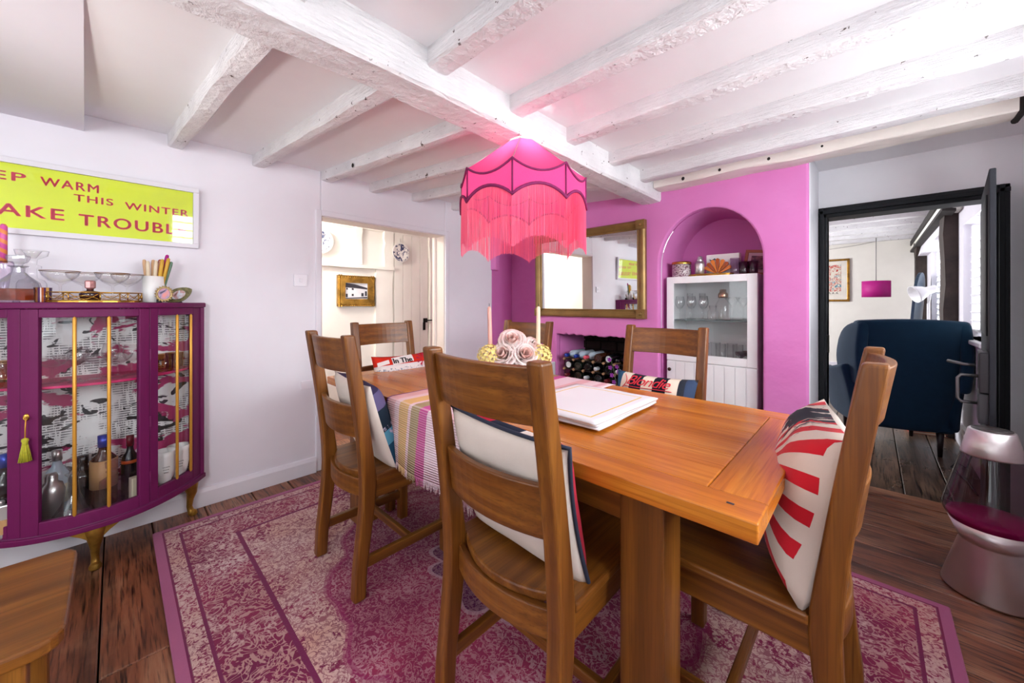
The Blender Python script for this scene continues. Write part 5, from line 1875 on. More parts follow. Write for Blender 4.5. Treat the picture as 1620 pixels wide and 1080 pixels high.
# fringe strands
bfr = NB('pink_fringe_thread')
orn_ = bfr.noise(bfr.coords((160, 160, 1)), 1.0, 1)
cfr = bfr.ramp(orn_, [(0.35, hx('ea6f9a')), (0.65, hx('f48cae'))])
fringe_mat = bfr.surface(cfr, 0.6, 0, 0.3, None, 0, 0.2, 0.45, hx('ff86ac'))
g = G()
NF = 1150
rr = random.Random(21)
for i in range(NF):
    s = (i + rr.uniform(-0.3, 0.3)) / NF * NP
    if s < 0:
        s = 0.0
    x, y = oct_xy(s, RB)
    z0 = z_lo(s)
    z1 = z0 - 0.214 + rr.uniform(-0.004, 0.004)
    jx, jy = rr.uniform(-0.003, 0.003), rr.uniform(-0.003, 0.003)
    w = 0.00075
    n = Vector((x, y, 0)).normalized()
    t = Vector((-n.y, n.x, 0))
    tri = [t * w, t * -w * 0.5 + n * w * 0.87, t * -w * 0.5 - n * w * 0.87]
    vs = [Vector((x, y, z0)) + q for q in tri] + [Vector((x + jx * 0.6, y + jy * 0.6, (z0 + z1) / 2)) + q for q in tri] + [Vector((x + jx, y + jy, z1)) + q for q in tri]
    fs = []
    for lv in (0, 3):
        for q in range(3):
            q2 = (q + 1) % 3
            fs.append((lv + q, lv + q2, lv + 3 + q2, lv + 3 + q))
    fs.append((6, 7, 8))
    g.add(vs, fs)
g.build('fringe', fringe_mat, lamp, kind='stuff')
G().tube([(0, 0, 0.002), (0, 0, -0.07)], 0.006, 8).lathe([(0.016, -0.105), (0.016, -0.07), (0.008, -0.06), (0, -0.06)], 14).build('lamp_holder', ceramic_white, lamp)
G().lathe([(0, -0.182), (0.015, -0.178), (0.022, -0.16), (0.021, -0.145), (0.012, -0.118), (0.011, -0.10), (0, -0.10)], 18).build('bulb', bulb_glow, lamp)
G().lathe([(0.045, 0.001), (0.045, -0.006), (0.035, -0.012), (0, -0.012)], 24).build('ceiling_rose', ceramic_white, lamp)

# ------------------------------------------------------------------ mirror on the chimney wall
mir = thing('wall_mirror', 'large landscape mirror in antique gilt frame on the pink chimney wall', 'mirror', (-1.83, 2.866, 1.468), rot=(math.radians(0.6), 0, 0))
MW, MH = 0.558, 0.387


def frame_bar(a0, a1, horizontal, inner, outer):
    """moulded bar between a0 and a1; section runs from inner edge to outer edge"""
    sgn = 1 if outer > inner else -1
    w = abs(outer - inner)
    sec = [(0, 0), (0, -0.020), (0.008, -0.026), (0.016, -0.022), (0.022, -0.030), (w * 0.62, -0.042), (w * 0.82, -0.040), (w - 0.006, -0.034), (w, -0.028), (w, 0)]
    g = G()
    if horizontal:
        g.prism([(y, inner + sgn * q) for q, y in sec], 'x', a0, a1)
    else:
        n = len(sec)
        vs = [(inner + sgn * q, y, a0) for q, y in sec] + [(inner + sgn * q, y, a1) for q, y in sec]
        fs = [tuple(range(n)), tuple(range(n, 2 * n))[::-1]] + [(i, (i + 1) % n, n + (i + 1) % n, n + i) for i in range(n)]
        g.add(vs, fs)
    return g.build('frame_bar', bronze, mir, bevel=0.002)


FB = 0.072
frame_bar(-MW + FB, MW - FB, True, MH - FB, MH)
frame_bar(-MW + FB, MW - FB, True, -MH + FB, -MH)
frame_bar(-MH + FB, MH - FB, False, MW - FB, MW)
frame_bar(-MH + FB, MH - FB, False, -MW + FB, -MW)
for sx in (-1, 1):
    for sz in (-1, 1):
        cx, cz = sx * (MW - FB / 2), sz * (MH - FB / 2)
        g = G().cbox((cx, -0.022, cz), (FB + 0.002, 0.046, FB + 0.002)).cbox((cx, -0.046, cz), (FB * 0.66, 0.006, FB * 0.66))
        g.lathe([(0.014, 0.0), (0.012, 0.004), (0.005, 0.007), (0, 0.007)], 14, mx=Matrix.Translation((cx, -0.049, cz)) @ Matrix.Rotation(PI / 2, 4, 'X'))
        g.build('corner_block', bronze, mir, bevel=0.003)
G().box(-MW + FB - 0.004, MW - FB + 0.004, -0.014, -0.010, -MH + FB - 0.004, MH - FB + 0.004).build('mirror_glass', mirror_mat, mir)

# ------------------------------------------------------------------ white cabinet in the niche
nc = thing('niche_cabinet', 'white narrow cabinet with glazed upper door standing in the pink arched niche', 'cabinet', (0, 0, 0))
NX0, NX1, NY0, NY1, NZ = -1.145, -0.547, 2.955, 3.31, 1.402
g = G()
g.box(NX0, NX0 + 0.018, NY0, NY1, 0, NZ).box(NX1 - 0.018, NX1, NY0, NY1, 0, NZ).box(NX0 + 0.018, NX1 - 0.018, NY0, NY1, NZ - 0.018, NZ)
g.box(NX0 + 0.018, NX1 - 0.018, NY0, NY1, 0.752, 0.77).box(NX0 + 0.018, NX1 - 0.018, NY0, NY1, 0.04, 0.06)
g.build('carcass', white_lacquer, nc, bevel=0.0015)
G().box(NX0 + 0.018, NX1 - 0.018, NY1 - 0.008, NY1 - 0.002, 0.06, NZ - 0.018).build('back_board', white_inside, nc)
FY0, FY1 = NY0 - 0.020, NY0 - 0.001
g = G()
for a, b_, c, d in ((NX0, NX0 + 0.052, 0.768, NZ), (NX1 - 0.060, NX1, 0.768, NZ), (NX0 + 0.052, NX1 - 0.060, 0.768, 0.825), (NX0 + 0.052, NX1 - 0.060, NZ - 0.05, NZ)):
    g.box(a, b_, FY0, FY1, c, d)
gd = g.build('door', white_lacquer, nc, bevel=0.002)
G().box(NX0 + 0.050, NX1 - 0.058, FY0 + 0.008, FY0 + 0.012, 0.823, NZ - 0.048).build('pane', clear, gd)
ld = G().box(NX0, NX1, FY0 + 0.006, FY1, 0.05, 0.764).build('door', white_lacquer, nc, bevel=0.002)
nb = 9
for k in range(nb):
    a = NX0 + (NX1 - NX0) * k / nb
    G().box(a + 0.0015, a + (NX1 - NX0) / nb - 0.0015, FY0, FY0 + 0.007, 0.052, 0.762).build('board', white_lacquer, ld, bevel=0.002)
G().lathe([(0.006, 0), (0.006, 0.012), (0.013, 0.016), (0.014, 0.022), (0.008, 0.027), (0, 0.027)], 16, mx=Matrix.Translation((NX0 + 0.028, FY0, 0.70)) @ Matrix.Rotation(PI / 2, 4, 'X')).build('knob', paint('dark_bronze_knob', '4a3028', 0.3, metal=0.7), ld)
G().box(NX0 + 0.02, NX1 - 0.02, NY0 + 0.004, NY1 - 0.01, 1.072, 1.079).build('glass_shelf', glass_mat('green_edge_glass', 'dfe9e6', 1.0), nc)
G().box(NX0 + 0.02, NX1 - 0.02, NY0 + 0.003, NY0 + 0.0045, 1.072, 1.079).build('shelf_edge', paint('dark_glass_edge', '6d7a7c', 0.2), nc)
US, LS = 1.0795, 0.7705
frost = crystal_mat('pale_glassware', 'ffffff', 'd4d8dc')
for x, y, pr_, s, w in ((-1.075, 3.015, WINE, 0.88, 'front left'), (-1.03, 3.105, FLUTE, 1.0, 'second flute from the right'), (-0.99, 3.015, WINE, 0.88, 'front, second from left'), (-0.94, 3.105, FLUTE, 1.0, 'nearest the jug, behind'),
                        (-0.905, 3.02, WINE, 0.88, 'front, nearest the jug'), (-1.05, 3.20, WINE, 0.9, 'back row left'), (-0.96, 3.20, WINE, 0.9, 'back row right')):
    nm = 'wine_glass' if pr_ is WINE else 'champagne_flute'
    vessel(nm, 'clear %s on the niche cabinet shelf, %s' % (nm.replace('_', ' '), w), 'glass', scale_prof(pr_, s, s), (x, y, US), frost, 18, 'stemmed glasses in the niche cabinet')
vessel('small_jug', 'small clear glass jug beside the stemmed glasses on the niche shelf', 'jug', [(0.03, 0), (0.035, 0.01), (0.035, 0.06), (0.022, 0.08), (0.026, 0.105), (0.024, 0.105), (0.02, 0.08), (0, 0.01)], (-0.845, 3.03, US), frost, 18)
mj = thing('cocktail_jar', 'clear cocktail jar with copper cap on the niche cabinet glass shelf', 'jar', (-0.785, 3.06, US))
G().lathe([(0.045, 0), (0.048, 0.006), (0.048, 0.11), (0.028, 0.15), (0.026, 0.165), (0, 0.165)], 24).build('body', frost, mj)
G().lathe([(0.03, 0.162), (0.032, 0.168), (0.032, 0.19), (0.022, 0.205), (0.022, 0.222), (0, 0.225)], 20).build('cap', paint('copper_cap', 'b98f76', 0.25, metal=0.9), mj)
for x, y, w in ((-0.715, 3.02, 'left'), (-0.655, 3.06, 'right')):
    vessel('martini_glass', 'wide martini glass at the right end of the niche glass shelf, %s of the two' % w, 'glass', [(0.034, 0), (0.034, 0.002), (0.005, 0.006), (0.004, 0.09), (0.052, 0.165), (0.0505, 0.165), (0, 0.092)], (x, y, US), frost, 20, 'martini glasses on the niche shelf')
TALL = scale_prof(TUMBLER, 0.92, 1.55)
for k in range(5):
    vessel('highball_glass', 'tall highball glass on lower niche cabinet shelf, ' + ('leftmost', 'second from left', 'middle one', 'second from right', 'rightmost')[k], 'glass', TALL, (-0.90 + 0.055 * k, 3.02 + 0.075 * (k % 2), LS), frost, 20, 'highball glasses in the niche cabinet')
for k, (x, y) in enumerate(((-0.66, 3.02), (-0.635, 3.10))):
    vessel('stemmed_dish', 'small smoked stemmed dish on the lower shelf of the niche cabinet, %s' % ('front one' if k == 0 else 'back one'), 'dish', [(0.03, 0), (0.03, 0.004), (0.006, 0.01), (0.006, 0.05), (0.035, 0.07), (0.038, 0.09), (0.034, 0.09), (0, 0.06)], (x, y, LS), crystal_dark, 18, 'smoked dishes in the niche cabinet')

# on top of it
ntop = NZ + 0.0005
tin = thing('patterned_tin', 'round tin with floral band and gilt rim at the left of the niche cabinet top', 'tin', (-1.075, 3.05, ntop))
b = NB('floral_tin_print')
n_ = b.noise(b.coords(), 60, 3, 0.6, 1.5)
b.surface(b.ramp(n_, [(0.38, hx('3a2630')), (0.46, hx('8a5a68')), (0.52, hx('d8cfd0')), (0.6, hx('b9a7ac')), (0.66, hx('7d8050'))]), 0.3)
G().lathe([(0.066, 0), (0.068, 0.002), (0.068, 0.105), (0, 0.105)], 32).build('body', b.mat, tin)
G().lathe([(0.070, 0.100), (0.071, 0.104), (0.071, 0.118), (0.066, 0.121), (0, 0.121)], 32).build('lid', brass, tin)
sh = thing('small_shaker', 'small steel cocktail shaker on the niche cabinet top', 'shaker', (-0.935, 3.03, ntop + 0.007))
G().lathe([(0.026, 0), (0.03, 0.004), (0.034, 0.085), (0.028, 0.105), (0, 0.105)], 24).build('body', steel, sh)
G().lathe([(0.026, 0.105), (0.018, 0.12), (0.018, 0.138), (0.012, 0.145), (0, 0.146)], 24).build('cap', steel, sh)
nt = thing('gilt_tray', 'shallow gilt oval tray on the niche cabinet top', 'tray', (-0.86, 3.03, ntop))
G().prism([(0.15 * math.cos(k * PI / 18), 0.062 * math.sin(k * PI / 18)) for k in range(36)], 'z', 0, 0.005).build('base', brass, nt)
G().tube([(0.15 * math.cos(k * PI / 18), 0.062 * math.sin(k * PI / 18), 0.012) for k in range(36)], 0.005, 8, closed=True).build('rim', brass, nt)
wb_ = thing('white_gift_box', 'white square box with dark mark behind the amber fan', 'box', (-0.80, 3.13, ntop))
G().box(-0.11, 0.11, -0.03, 0.03, 0, 0.165).build('body', ceramic_white, wb_, bevel=0.002)
G().tube([(-0.085, -0.0315, 0.128), (-0.07, -0.0315, 0.118), (-0.06, -0.0315, 0.122), (-0.05, -0.0315, 0.132), (-0.045, -0.0315, 0.122)], [0.003, 0.006, 0.009, 0.006, 0.003], 6).build('mark', paint('teal_mark', '2a4a50', 0.5), wb_)
fan = thing('amber_fan_ornament', 'amber glass ornament of radiating fan segments in front of the white box', 'ornament', (-0.815, 3.04, ntop + 0.007))
for k in range(7):
    a0, a1 = PI * (0.12 + 0.76 * k / 7), PI * (0.12 + 0.76 * (k + 1) / 7)
    am = (a0 + a1) / 2
    R0, R1 = 0.012, 0.105 + 0.012 * (1 - abs(k - 3) / 3)
    vs = []
    for y, q in ((-0.007, 0.8), (0.007, 1.0)):
        for a, r in ((a0, R0), (a1, R0), (a1 - 0.03, R1 * 0.93), (am, R1), (a0 + 0.03, R1 * 0.93)):
            vs.append((r * math.cos(a), y, 0.006 + r * math.sin(a)))
    fs = [tuple(range(5)), tuple(range(5, 10))[::-1]] + [(i, (i + 1) % 5, 5 + (i + 1) % 5, 5 + i) for i in range(5)]
    G().add(vs, fs).build('segment', paint('amber_fan_a', 'd2762a', 0.2, spec=0.7) if k % 2 == 0 else paint('amber_fan_b', 'a04a14', 0.2, spec=0.7), fan, bevel=0.002)
G().box(-0.08, 0.08, -0.014, 0.014, -0.001, 0.008).build('base', brass, fan, bevel=0.002)
vessel('tea_light_glass', 'violet tall votive glass on the niche cabinet top, left of the two cut tumblers', 'glass', scale_prof(TUMBLER, 0.85, 1.35), (-0.705, 3.045, ntop), crystal_v, 20)
for x, w in ((-0.645, 'left'), (-0.588, 'right')):
    vessel('cut_tumbler', 'smoky cut tumbler at the right end of the niche cabinet top, the %s one' % w, 'glass', scale_prof(TUMBLER, 0.8, 1.0), (x, 3.02, ntop), crystal_dark, 16, 'cut tumblers on the niche cabinet', (8, 0.04))
pfr = thing('leaning_picture', 'small red-gold picture frame leaning at the right end inside the niche', 'picture frame', (-0.61, 3.20, ntop + 0.002), rot=(math.radians(-12), math.radians(6), 0))
g = G()
rose_gold = paint('rose_gold_frame', 'a8604a', 0.4, metal=0.4)
for a, b_, c, d in ((-0.085, 0.085, 0.0, 0.022), (-0.085, 0.085, 0.168, 0.19), (-0.085, -0.063, 0.022, 0.168), (0.063, 0.085, 0.022, 0.168)):
    g.box(a, b_, -0.01, 0.008, c, d)
g.build('frame', rose_gold, pfr, bevel=0.003)
G().box(-0.065, 0.065, -0.004, 0.004, 0.02, 0.17).build('mount', paint('pink_mount', 'd2a6b4', 0.6), pfr)
G().box(-0.042, 0.042, -0.006, -0.003, 0.045, 0.145).build('photo', photo_mat('photo_dark', ('2e1c2e', '6a2a4a', '9a5a6a')), pfr)

# ------------------------------------------------------------------ fireplace: wine rack, bottles, orchid, white box
rack = thing('wine_rack', 'wood and dark metal wine rack full of bottles in the fireplace', 'wine rack', (0, 0, 0))
rows_z = [0.10, 0.19, 0.28, 0.37, 0.46, 0.55, 0.64, 0.73]
XL, XR = -2.078, -1.463
STP = 0.1025
for k, z in enumerate(rows_z):
    for yy in (2.90, 3.08):
        G().box(XL, XR, yy - 0.003, yy + 0.003, z - 0.05, z - 0.038).build('strip', rack_metal, rack)
for c in range(7):
    x = XL + c * STP
    for yy in (2.90, 3.08):
        G().box(x - 0.002, x + 0.002, yy - 0.002, yy + 0.002, 0.012, 0.70).build('upright', rack_metal, rack)
peg = None
for k, z in enumerate(rows_z):
    for c in range(7):
        x = XL + c * STP
        if peg is None:
            peg = G().cbox((0, 0, 0), (0.02, 0.215, 0.02), mx=Matrix.Rotation(PI / 4, 4, 'Y')).build('peg', peg_wood, rack, bevel=0.002)
            o = peg
        else:
            o = peg.copy()
            COL.objects.link(o)
        o.location = (x, 2.99, z - 0.044)
names_x = ['far left', 'left', 'left of middle', 'right of middle', 'right', 'far right']


def lay_bottle(c, r, body, cap, neck_out=True, s=0.95, w=''):
    x = XL + (c + 0.5) * STP
    z = rows_z[r] + (-0.003)
    y = 2.845 if neck_out else 2.885
    t = thing('wine_bottle', w, 'bottle', (x, y, z), group='wine bottles in the fireplace rack')
    mx = Matrix.Rotation(PI / 2, 4, 'X')
    if neck_out:
        mx = Matrix.Rotation(-PI / 2, 4, 'X')      # base to +y, neck towards the room
        mx = Matrix.Translation((0, 0.30 * s, 0)) @ Matrix.Rotation(PI / 2, 4, 'X')
    else:
        mx = Matrix.Rotation(-PI / 2, 4, 'X')
    pr_ = scale_prof(BOTTLE, s, s)
    G().lathe(pr_, 18, mx=mx).build('body', body, t)
    if neck_out:
        G().lathe([(0.0172 * s, 0.25 * s), (0.0172 * s, 0.304 * s), (0.014 * s, 0.307 * s), (0, 0.307 * s)], 14, mx=mx).build('capsule', cap, t)
    else:
        G().lathe([(0.030 * s, -0.0005), (0.024 * s, -0.003), (0.022 * s, -0.0005), (0, 0.001)], 16, mx=mx).build('punt', cap, t)
    return t


top_row = [(bottle_pale, cap_blue, True, 'pale bottle with blue cap at the left end of the top rack row'), (bottle_pale, cap_blue, True, 'pale bottle with blue cap, second in the top rack row'),
           (bottle_pale, cap_pink, True, 'pale bottle with pink cap in the top rack row'), (bottle_brown, bottle_brown, False, 'dark brown bottle lying base outward in the top rack row'),
           (bottle_black, cap_white, False, 'black bottle with pale ring in the top rack row, beside the brown one'), (bottle_black, bottle_black, True, 'all black bottle at right end of the top rack row')]
row2 = [(bottle_black, cap_white, False, 'black bottle with pale ring at the left of the second rack row'), (bottle_green, bottle_black, False, 'dark green bottle second in the second rack row'), (bottle_black, bottle_black, False, 'black bottle in the middle of the second rack row'),
        (bottle_black, cap_white, True, 'black bottle with silver cap in the second rack row'), (bottle_green, bottle_black, False, 'dark green bottle fifth in the second rack row'), (bottle_black, cap_white, True, 'black bottle with silver cap at the right end of the second rack row')]
row3 = [(bottle_black, cap_red, True, 'black bottle with red capsule at the left of the third rack row'), (bottle_green, bottle_black, False, 'dark green bottle second in the third rack row'), (bottle_black, cap_white, True, 'black bottle with silver cap third in the third rack row'),
        (bottle_black, bottle_black, False, 'black bottle base outward in the third rack row'), (bottle_green, cap_red, True, 'green bottle with red capsule in the third rack row'), (bottle_black, bottle_black, False, 'black bottle at the right end of the third rack row')]
for r, row in ((7, top_row), (6, row2), (5, row3)):
    for c, (bd, cp, out, w) in enumerate(row):
        lay_bottle(c, r, bd, cp, out, 0.95, w)

orch = thing('potted_orchid', 'violet flowered orchid standing at the right of the fireplace', 'plant', (-1.40, 2.72, 0.0))
G().lathe([(0.05, 0), (0.06, 0.01), (0.075, 0.13), (0.07, 0.13), (0.055, 0.02), (0, 0.02)], 24).build('pot', ceramic_white, orch)
g = G()
paths = []
for k, (dx_, dy_, h) in enumerate(((-0.10, 0.0, 0.80), (-0.05, 0.03, 0.76), (0.05, 0.0, 0.78), (0.09, -0.02, 0.70))):
    p = [(dx_ * (j / 10) ** 1.6, dy_ * (j / 10), 0.10 + (h - 0.10) * (j / 10) - (0.05 * (j / 10) ** 4)) for j in range(11)]
    paths.append(p)
    g.tube(p, 0.0028, 6)
g.build('stem', paint('orchid_stem', '4d5a3a', 0.6), orch)
rr = random.Random(8)
for p in paths:
    for j in (6, 7, 8, 9, 10):
        c = Vector(p[j]) + Vector((rr.uniform(-0.02, 0.02), -0.012, rr.uniform(-0.012, 0.012)))
        g = G()
        for m in range(5):
            a = m * 2 * PI / 5 + rr.uniform(-0.2, 0.2)
            d1 = Vector((math.cos(a), -0.25, math.sin(a)))
            sd = Vector((-math.sin(a), 0, math.cos(a)))
            R_ = 0.021
            g.add([c, c + d1 * R_ * 0.55 + sd * R_ * 0.42, c + d1 * R_, c + d1 * R_ * 0.55 - sd * R_ * 0.42], [(0, 1, 2, 3)], 0, True)
        g.build('flower', orchid_mat, orch, solid=0.001, fix=False)
for k in range(5):
    def lf(u, v, k=k):
        w = 0.05 * math.sin(PI * min(0.98, v * 0.9 + 0.08))
        a = k * 1.3
        d1 = Vector((math.cos(a), math.sin(a), 0))
        return d1 * (0.17 * v) + Vector((-d1.y, d1.x, 0)) * (u - 0.5) * w + Vector((0, 0, 0.13 + 0.09 * math.sin(v * 2.4)))
    G().sheet(lf, 4, 8).build('leaf', leaf_green, orch, solid=0.002, fix=False)
wbx = thing('white_unit', 'narrow white box standing at the chimney wall, left of the fireplace', 'box', (-2.20, 2.835, 0))
G().box(-0.038, 0.038, -0.03, 0.03, 0, 0.652).build('body', trim_white, wbx, bevel=0.004)
G().box(-0.03, 0.03, -0.033, -0.029, 0.02, 0.63).build('front_panel', trim_white, wbx, bevel=0.002)
# ------------------------------------------------------------------ sitting room: wing armchair
arm = thing('wing_armchair', 'navy felt wing armchair seen from behind in the sitting room', 'armchair', (0.128, 4.62, 0.0), rz=math.radians(17))
# local frame: faces +y, back shell at y = -0.33
def back_half(z):
    # half width of the back by height
    t = (z - 0.19) / 0.87
    return 0.235 + 0.095 * min(1.0, t * 1.15) ** 0.9


def bsh(u, v, off):
    z = 0.19 + 0.87 * v
    hw = back_half(z)
    x = (u * 2 - 1) * hw
    y = -0.30 - 0.10 * v + off + 0.05 * (abs(u * 2 - 1) ** 3)
    cr = 0.018 * (1 - (u * 2 - 1) ** 2)
    return (x, y, z + (cr if v > 0.95 else 0))


G().slab(lambda u, v: bsh(u, v, 0.0), lambda u, v: bsh(u, v, 0.12), 16, 14, smooth=True).build('backrest', navy, arm, bevel=0.03, seg=4)
for s in (-1, 1):
    # wing: thick curved slab running forward from the edge of the back
    def wing(u, v, o, s=s):
        y = -0.37 + 0.34 * u
        zt = 1.055 - 0.02 * u - 0.16 * u ** 3
        zb_ = 0.52 + 0.06 * u
        z = zb_ + (zt - zb_) * v
        x = s * (0.315 + 0.055 * math.sin(u * PI * 0.6) + 0.02 * math.sin(v * PI) + o)
        return (x, y, z)
    G().slab(lambda u, v: wing(u, v, 0.0), lambda u, v: wing(u, v, -0.075), 8, 8, smooth=True).build('wing', navy, arm, bevel=0.03, seg=4)

    def armr(u, v, o, s=s):
        y = -0.28 + 0.66 * u
        zt = 0.70 - 0.12 * math.sin(u * PI * 0.5) + 0.02 * u
        z = 0.2 + (zt - 0.2) * v
        x = s * ((0.30 if s < 0 else 0.27) + (0.085 if s < 0 else 0.05) * v ** 1.5 + 0.03 * math.sin(u * PI) + o)
        return (x, y, z)
    G().slab(lambda u, v: armr(u, v, 0.03), lambda u, v: armr(u, v, -0.08), 8, 8, smooth=True).build('armrest', navy, arm, bevel=0.035, seg=4)
G().box(-0.27, 0.27, -0.28, 0.36, 0.19, 0.36).build('seat_base', navy, arm, bevel=0.02)
G().box(-0.26, 0.26, -0.22, 0.38, 0.36, 0.48).build('seat_cushion', navy, arm, bevel=0.04, seg=4)
for x, y in ((-0.2, -0.24), (0.2, -0.24), (-0.23, 0.30), (0.23, 0.30)):
    G().lathe([(0.013, 0), (0.024, 0.19), (0, 0.195)], 12, c=(x, y, 0)).build('leg', dark_leg, arm)

# framed print, drum pendant, mirror, lamp, plant, books, cable
lp = thing('framed_print', 'gold framed colourful print with white mount on the far sitting room wall', 'picture', (-0.55, 8.598, 1.60))
g = G()
for a, b_, c, d in ((-0.285, 0.285, -0.365, -0.33), (-0.285, 0.285, 0.33, 0.365), (-0.285, -0.25, -0.33, 0.33), (0.25, 0.285, -0.33, 0.33)):
    g.box(a, b_, -0.03, 0.0, c, d)
g.build('frame', gold, lp, bevel=0.005)
G().box(-0.255, 0.255, -0.014, -0.004, -0.335, 0.335).build('mount', paint('ivory_mount', 'ece6da', 0.6), lp)
b = NB('colour_print')
o_ = b.xyz()
n_ = b.noise(b.coords((1, 1, 1)), 9, 3, 0.6, 1.6)
c_ = b.ramp(n_, [(0.0, hx('ded6c6')), (0.47, hx('c03a34')), (0.52, hx('e2dccb')), (0.58, hx('3f8296')), (0.62, hx('e0d8c8')), (0.67, hx('d28a34')), (0.72, hx('2c3a5a'))], 'CONSTANT')
b.surface(b.mix(b.math('LESS_THAN', o_[2], -0.19), c_, hx('e2dccf')), 0.5)
G().box(-0.175, 0.175, -0.017, -0.013, -0.26, 0.265).build('print', b.mat, lp)
g = G()
for k in range(5):
    x = -0.10 + k * 0.05
    g.add([(x, -0.018, -0.236), (x + 0.008, -0.018, -0.236), (x + 0.024, -0.018, -0.205), (x + 0.016, -0.018, -0.205)], [(0, 1, 2, 3)])
    g.add([(x + 0.016, -0.018, -0.205), (x + 0.024, -0.018, -0.205), (x + 0.036, -0.018, -0.236), (x + 0.028, -0.018, -0.236)], [(0, 1, 2, 3)])
g.build('caption_strokes', ink_black, lp, fix=False)

dp = thing('drum_pendant', 'magenta drum pendant lamp hanging in the sitting room', 'lamp', (0.05, 7.70, 2.23))
def drum(u, v):
    a = 2 * PI * u
    return (0.155 * math.cos(a), 0.155 * math.sin(a), -0.70 - 0.235 * v)
G().sheet(drum, 40, 2).build('shade', magenta_shade, dp, solid=0.004, fix=False)
G().tube([(0, 0, 0), (0, 0, -0.80)], 0.005, 8).build('cord', paint('cord_grey', '8a8684', 0.7), dp)
g = G()
for k in range(3):
    a = k * 2 * PI / 3
    g.tube([(0, 0, -0.72), (0.154 * math.cos(a), 0.154 * math.sin(a), -0.71)], 0.002, 5)
g.lathe([(0, -0.86), (0.03, -0.83), (0.02, -0.79), (0.0, -0.78)], 14)
g.build('bulb', lamp_white, dp)
swag = G().tube([(-0.75, 8.45, 2.155), (-0.5, 8.45, 2.13), (-0.2, 8.45, 2.16), (0.05, 8.45, 2.20)], 0.006, 6)
tag(swag.build('swag_flex', paint('flex_white', 'b9b5b0', 0.6)), 'thin pale flex swagged under the sitting room ceiling', 'cable')

cm = thing('arched_mirror', 'tall arched dark blue framed mirror leaning by the sitting room corner post', 'mirror', (0.335, 7.10, 0.0), rot=(0, math.radians(4), math.radians(-12)))
def arch_poly(w, h, r, n=16):
    p = [(-w, 0), (w, 0), (w, h - r)]
    for k in range(1, n):
        a = PI * k / n
        p.append((w * math.cos(a), h - r + r * math.sin(a)))
    p.append((-w, h - r))
    return p
G().prism(arch_poly(0.26, 1.60, 0.26), 'x', 0.0, 0.03).build('frame', paint('dark_blue_frame', '1b2f42', 0.4), cm, bevel=0.004)
G().prism([(y, z + 0.03) for y, z in arch_poly(0.235, 1.545, 0.235)], 'x', -0.003, 0.001).build('mirror_glass', mirror_mat, cm)

fl_ = thing('reading_lamp', 'white enamel adjustable reading lamp behind the navy armchair', 'lamp', (0.44, 6.0, 0.0))
G().lathe([(0.13, 0), (0.13, 0.015), (0.02, 0.025), (0, 0.025)], 28).build('base', lamp_white, fl_)
G().tube([(0, 0, 0.02), (0, 0, 1.20)], 0.010, 10).build('pole', lamp_white, fl_)
hm = Matrix.Translation((0.0, 0, 1.33)) @ Matrix.Rotation(math.radians(52), 4, 'Y') @ Matrix.Rotation(math.radians(180), 4, 'X')
hd_ = Vector((-0.86, -0.35, -0.36)).normalized()
hq = Matrix.Translation((0.01, 0, 1.345)) @ hd_.to_track_quat('Z', 'Y').to_matrix().to_4x4()
G().lathe([(0.0, -0.06), (0.035, -0.055), (0.04, -0.03), (0.04, 0.02), (0.058, 0.045), (0.092, 0.12), (0.095, 0.135), (0.091, 0.135), (0.055, 0.05), (0.03, 0.02), (0, 0.01)], 26, mx=hq).build('head', lamp_white, fl_)
G().tube([(0, 0, 1.18), (0.012, 0, 1.26), (0.02, 0.005, 1.335)], 0.009, 8).build('elbow', lamp_white, fl_)

pl_ = thing('leafy_houseplant', 'leafy green houseplant in a pot behind the navy armchair', 'plant', (0.14, 6.35, 0.0))
G().lathe([(0.12, 0), (0.14, 0.02), (0.17, 0.30), (0.16, 0.30), (0.13, 0.03), (0, 0.28)], 26).build('pot', ceramic_white, pl_)
rr = random.Random(12)
g = G()
tips = []
for k in range(13):
    a = k * 2.39996
    sp = rr.uniform(0.12, 0.42)
    h = rr.uniform(0.78, 0.98)
    p = [(sp * math.cos(a) * (j / 8) ** 1.5, 0.5 * sp * math.sin(a) * (j / 8) ** 1.5, 0.28 + (h - 0.28) * (j / 8) - 0.10 * (j / 8) ** 4) for j in range(9)]
    g.tube(p, 0.004, 5)
    tips.append(p)
g.build('stem', paint('plant_stem', '5a6840', 0.6), pl_)
for k, p in enumerate(tips):
    for j in (4, 5, 6, 7, 8):
        c = Vector(p[j])
        a = rr.uniform(0, 6.28)

        def lf(u, v, a=a, c=c):
            L, W = 0.12, 0.05
            d1 = Vector((math.cos(a), math.sin(a), 0.15))
            w = W * math.sin(PI * min(0.97, v * 0.93 + 0.05))
            return c + d1 * L * v + Vector((-math.sin(a), math.cos(a), 0)) * (u - 0.5) * w + Vector((0, 0, 0.05 * math.sin(v * 2.6) - 0.04 * v))
        G().sheet(lf, 2, 5).build('leaf', leaf_light if (k + j) % 2 else leaf_green, pl_, fix=False)

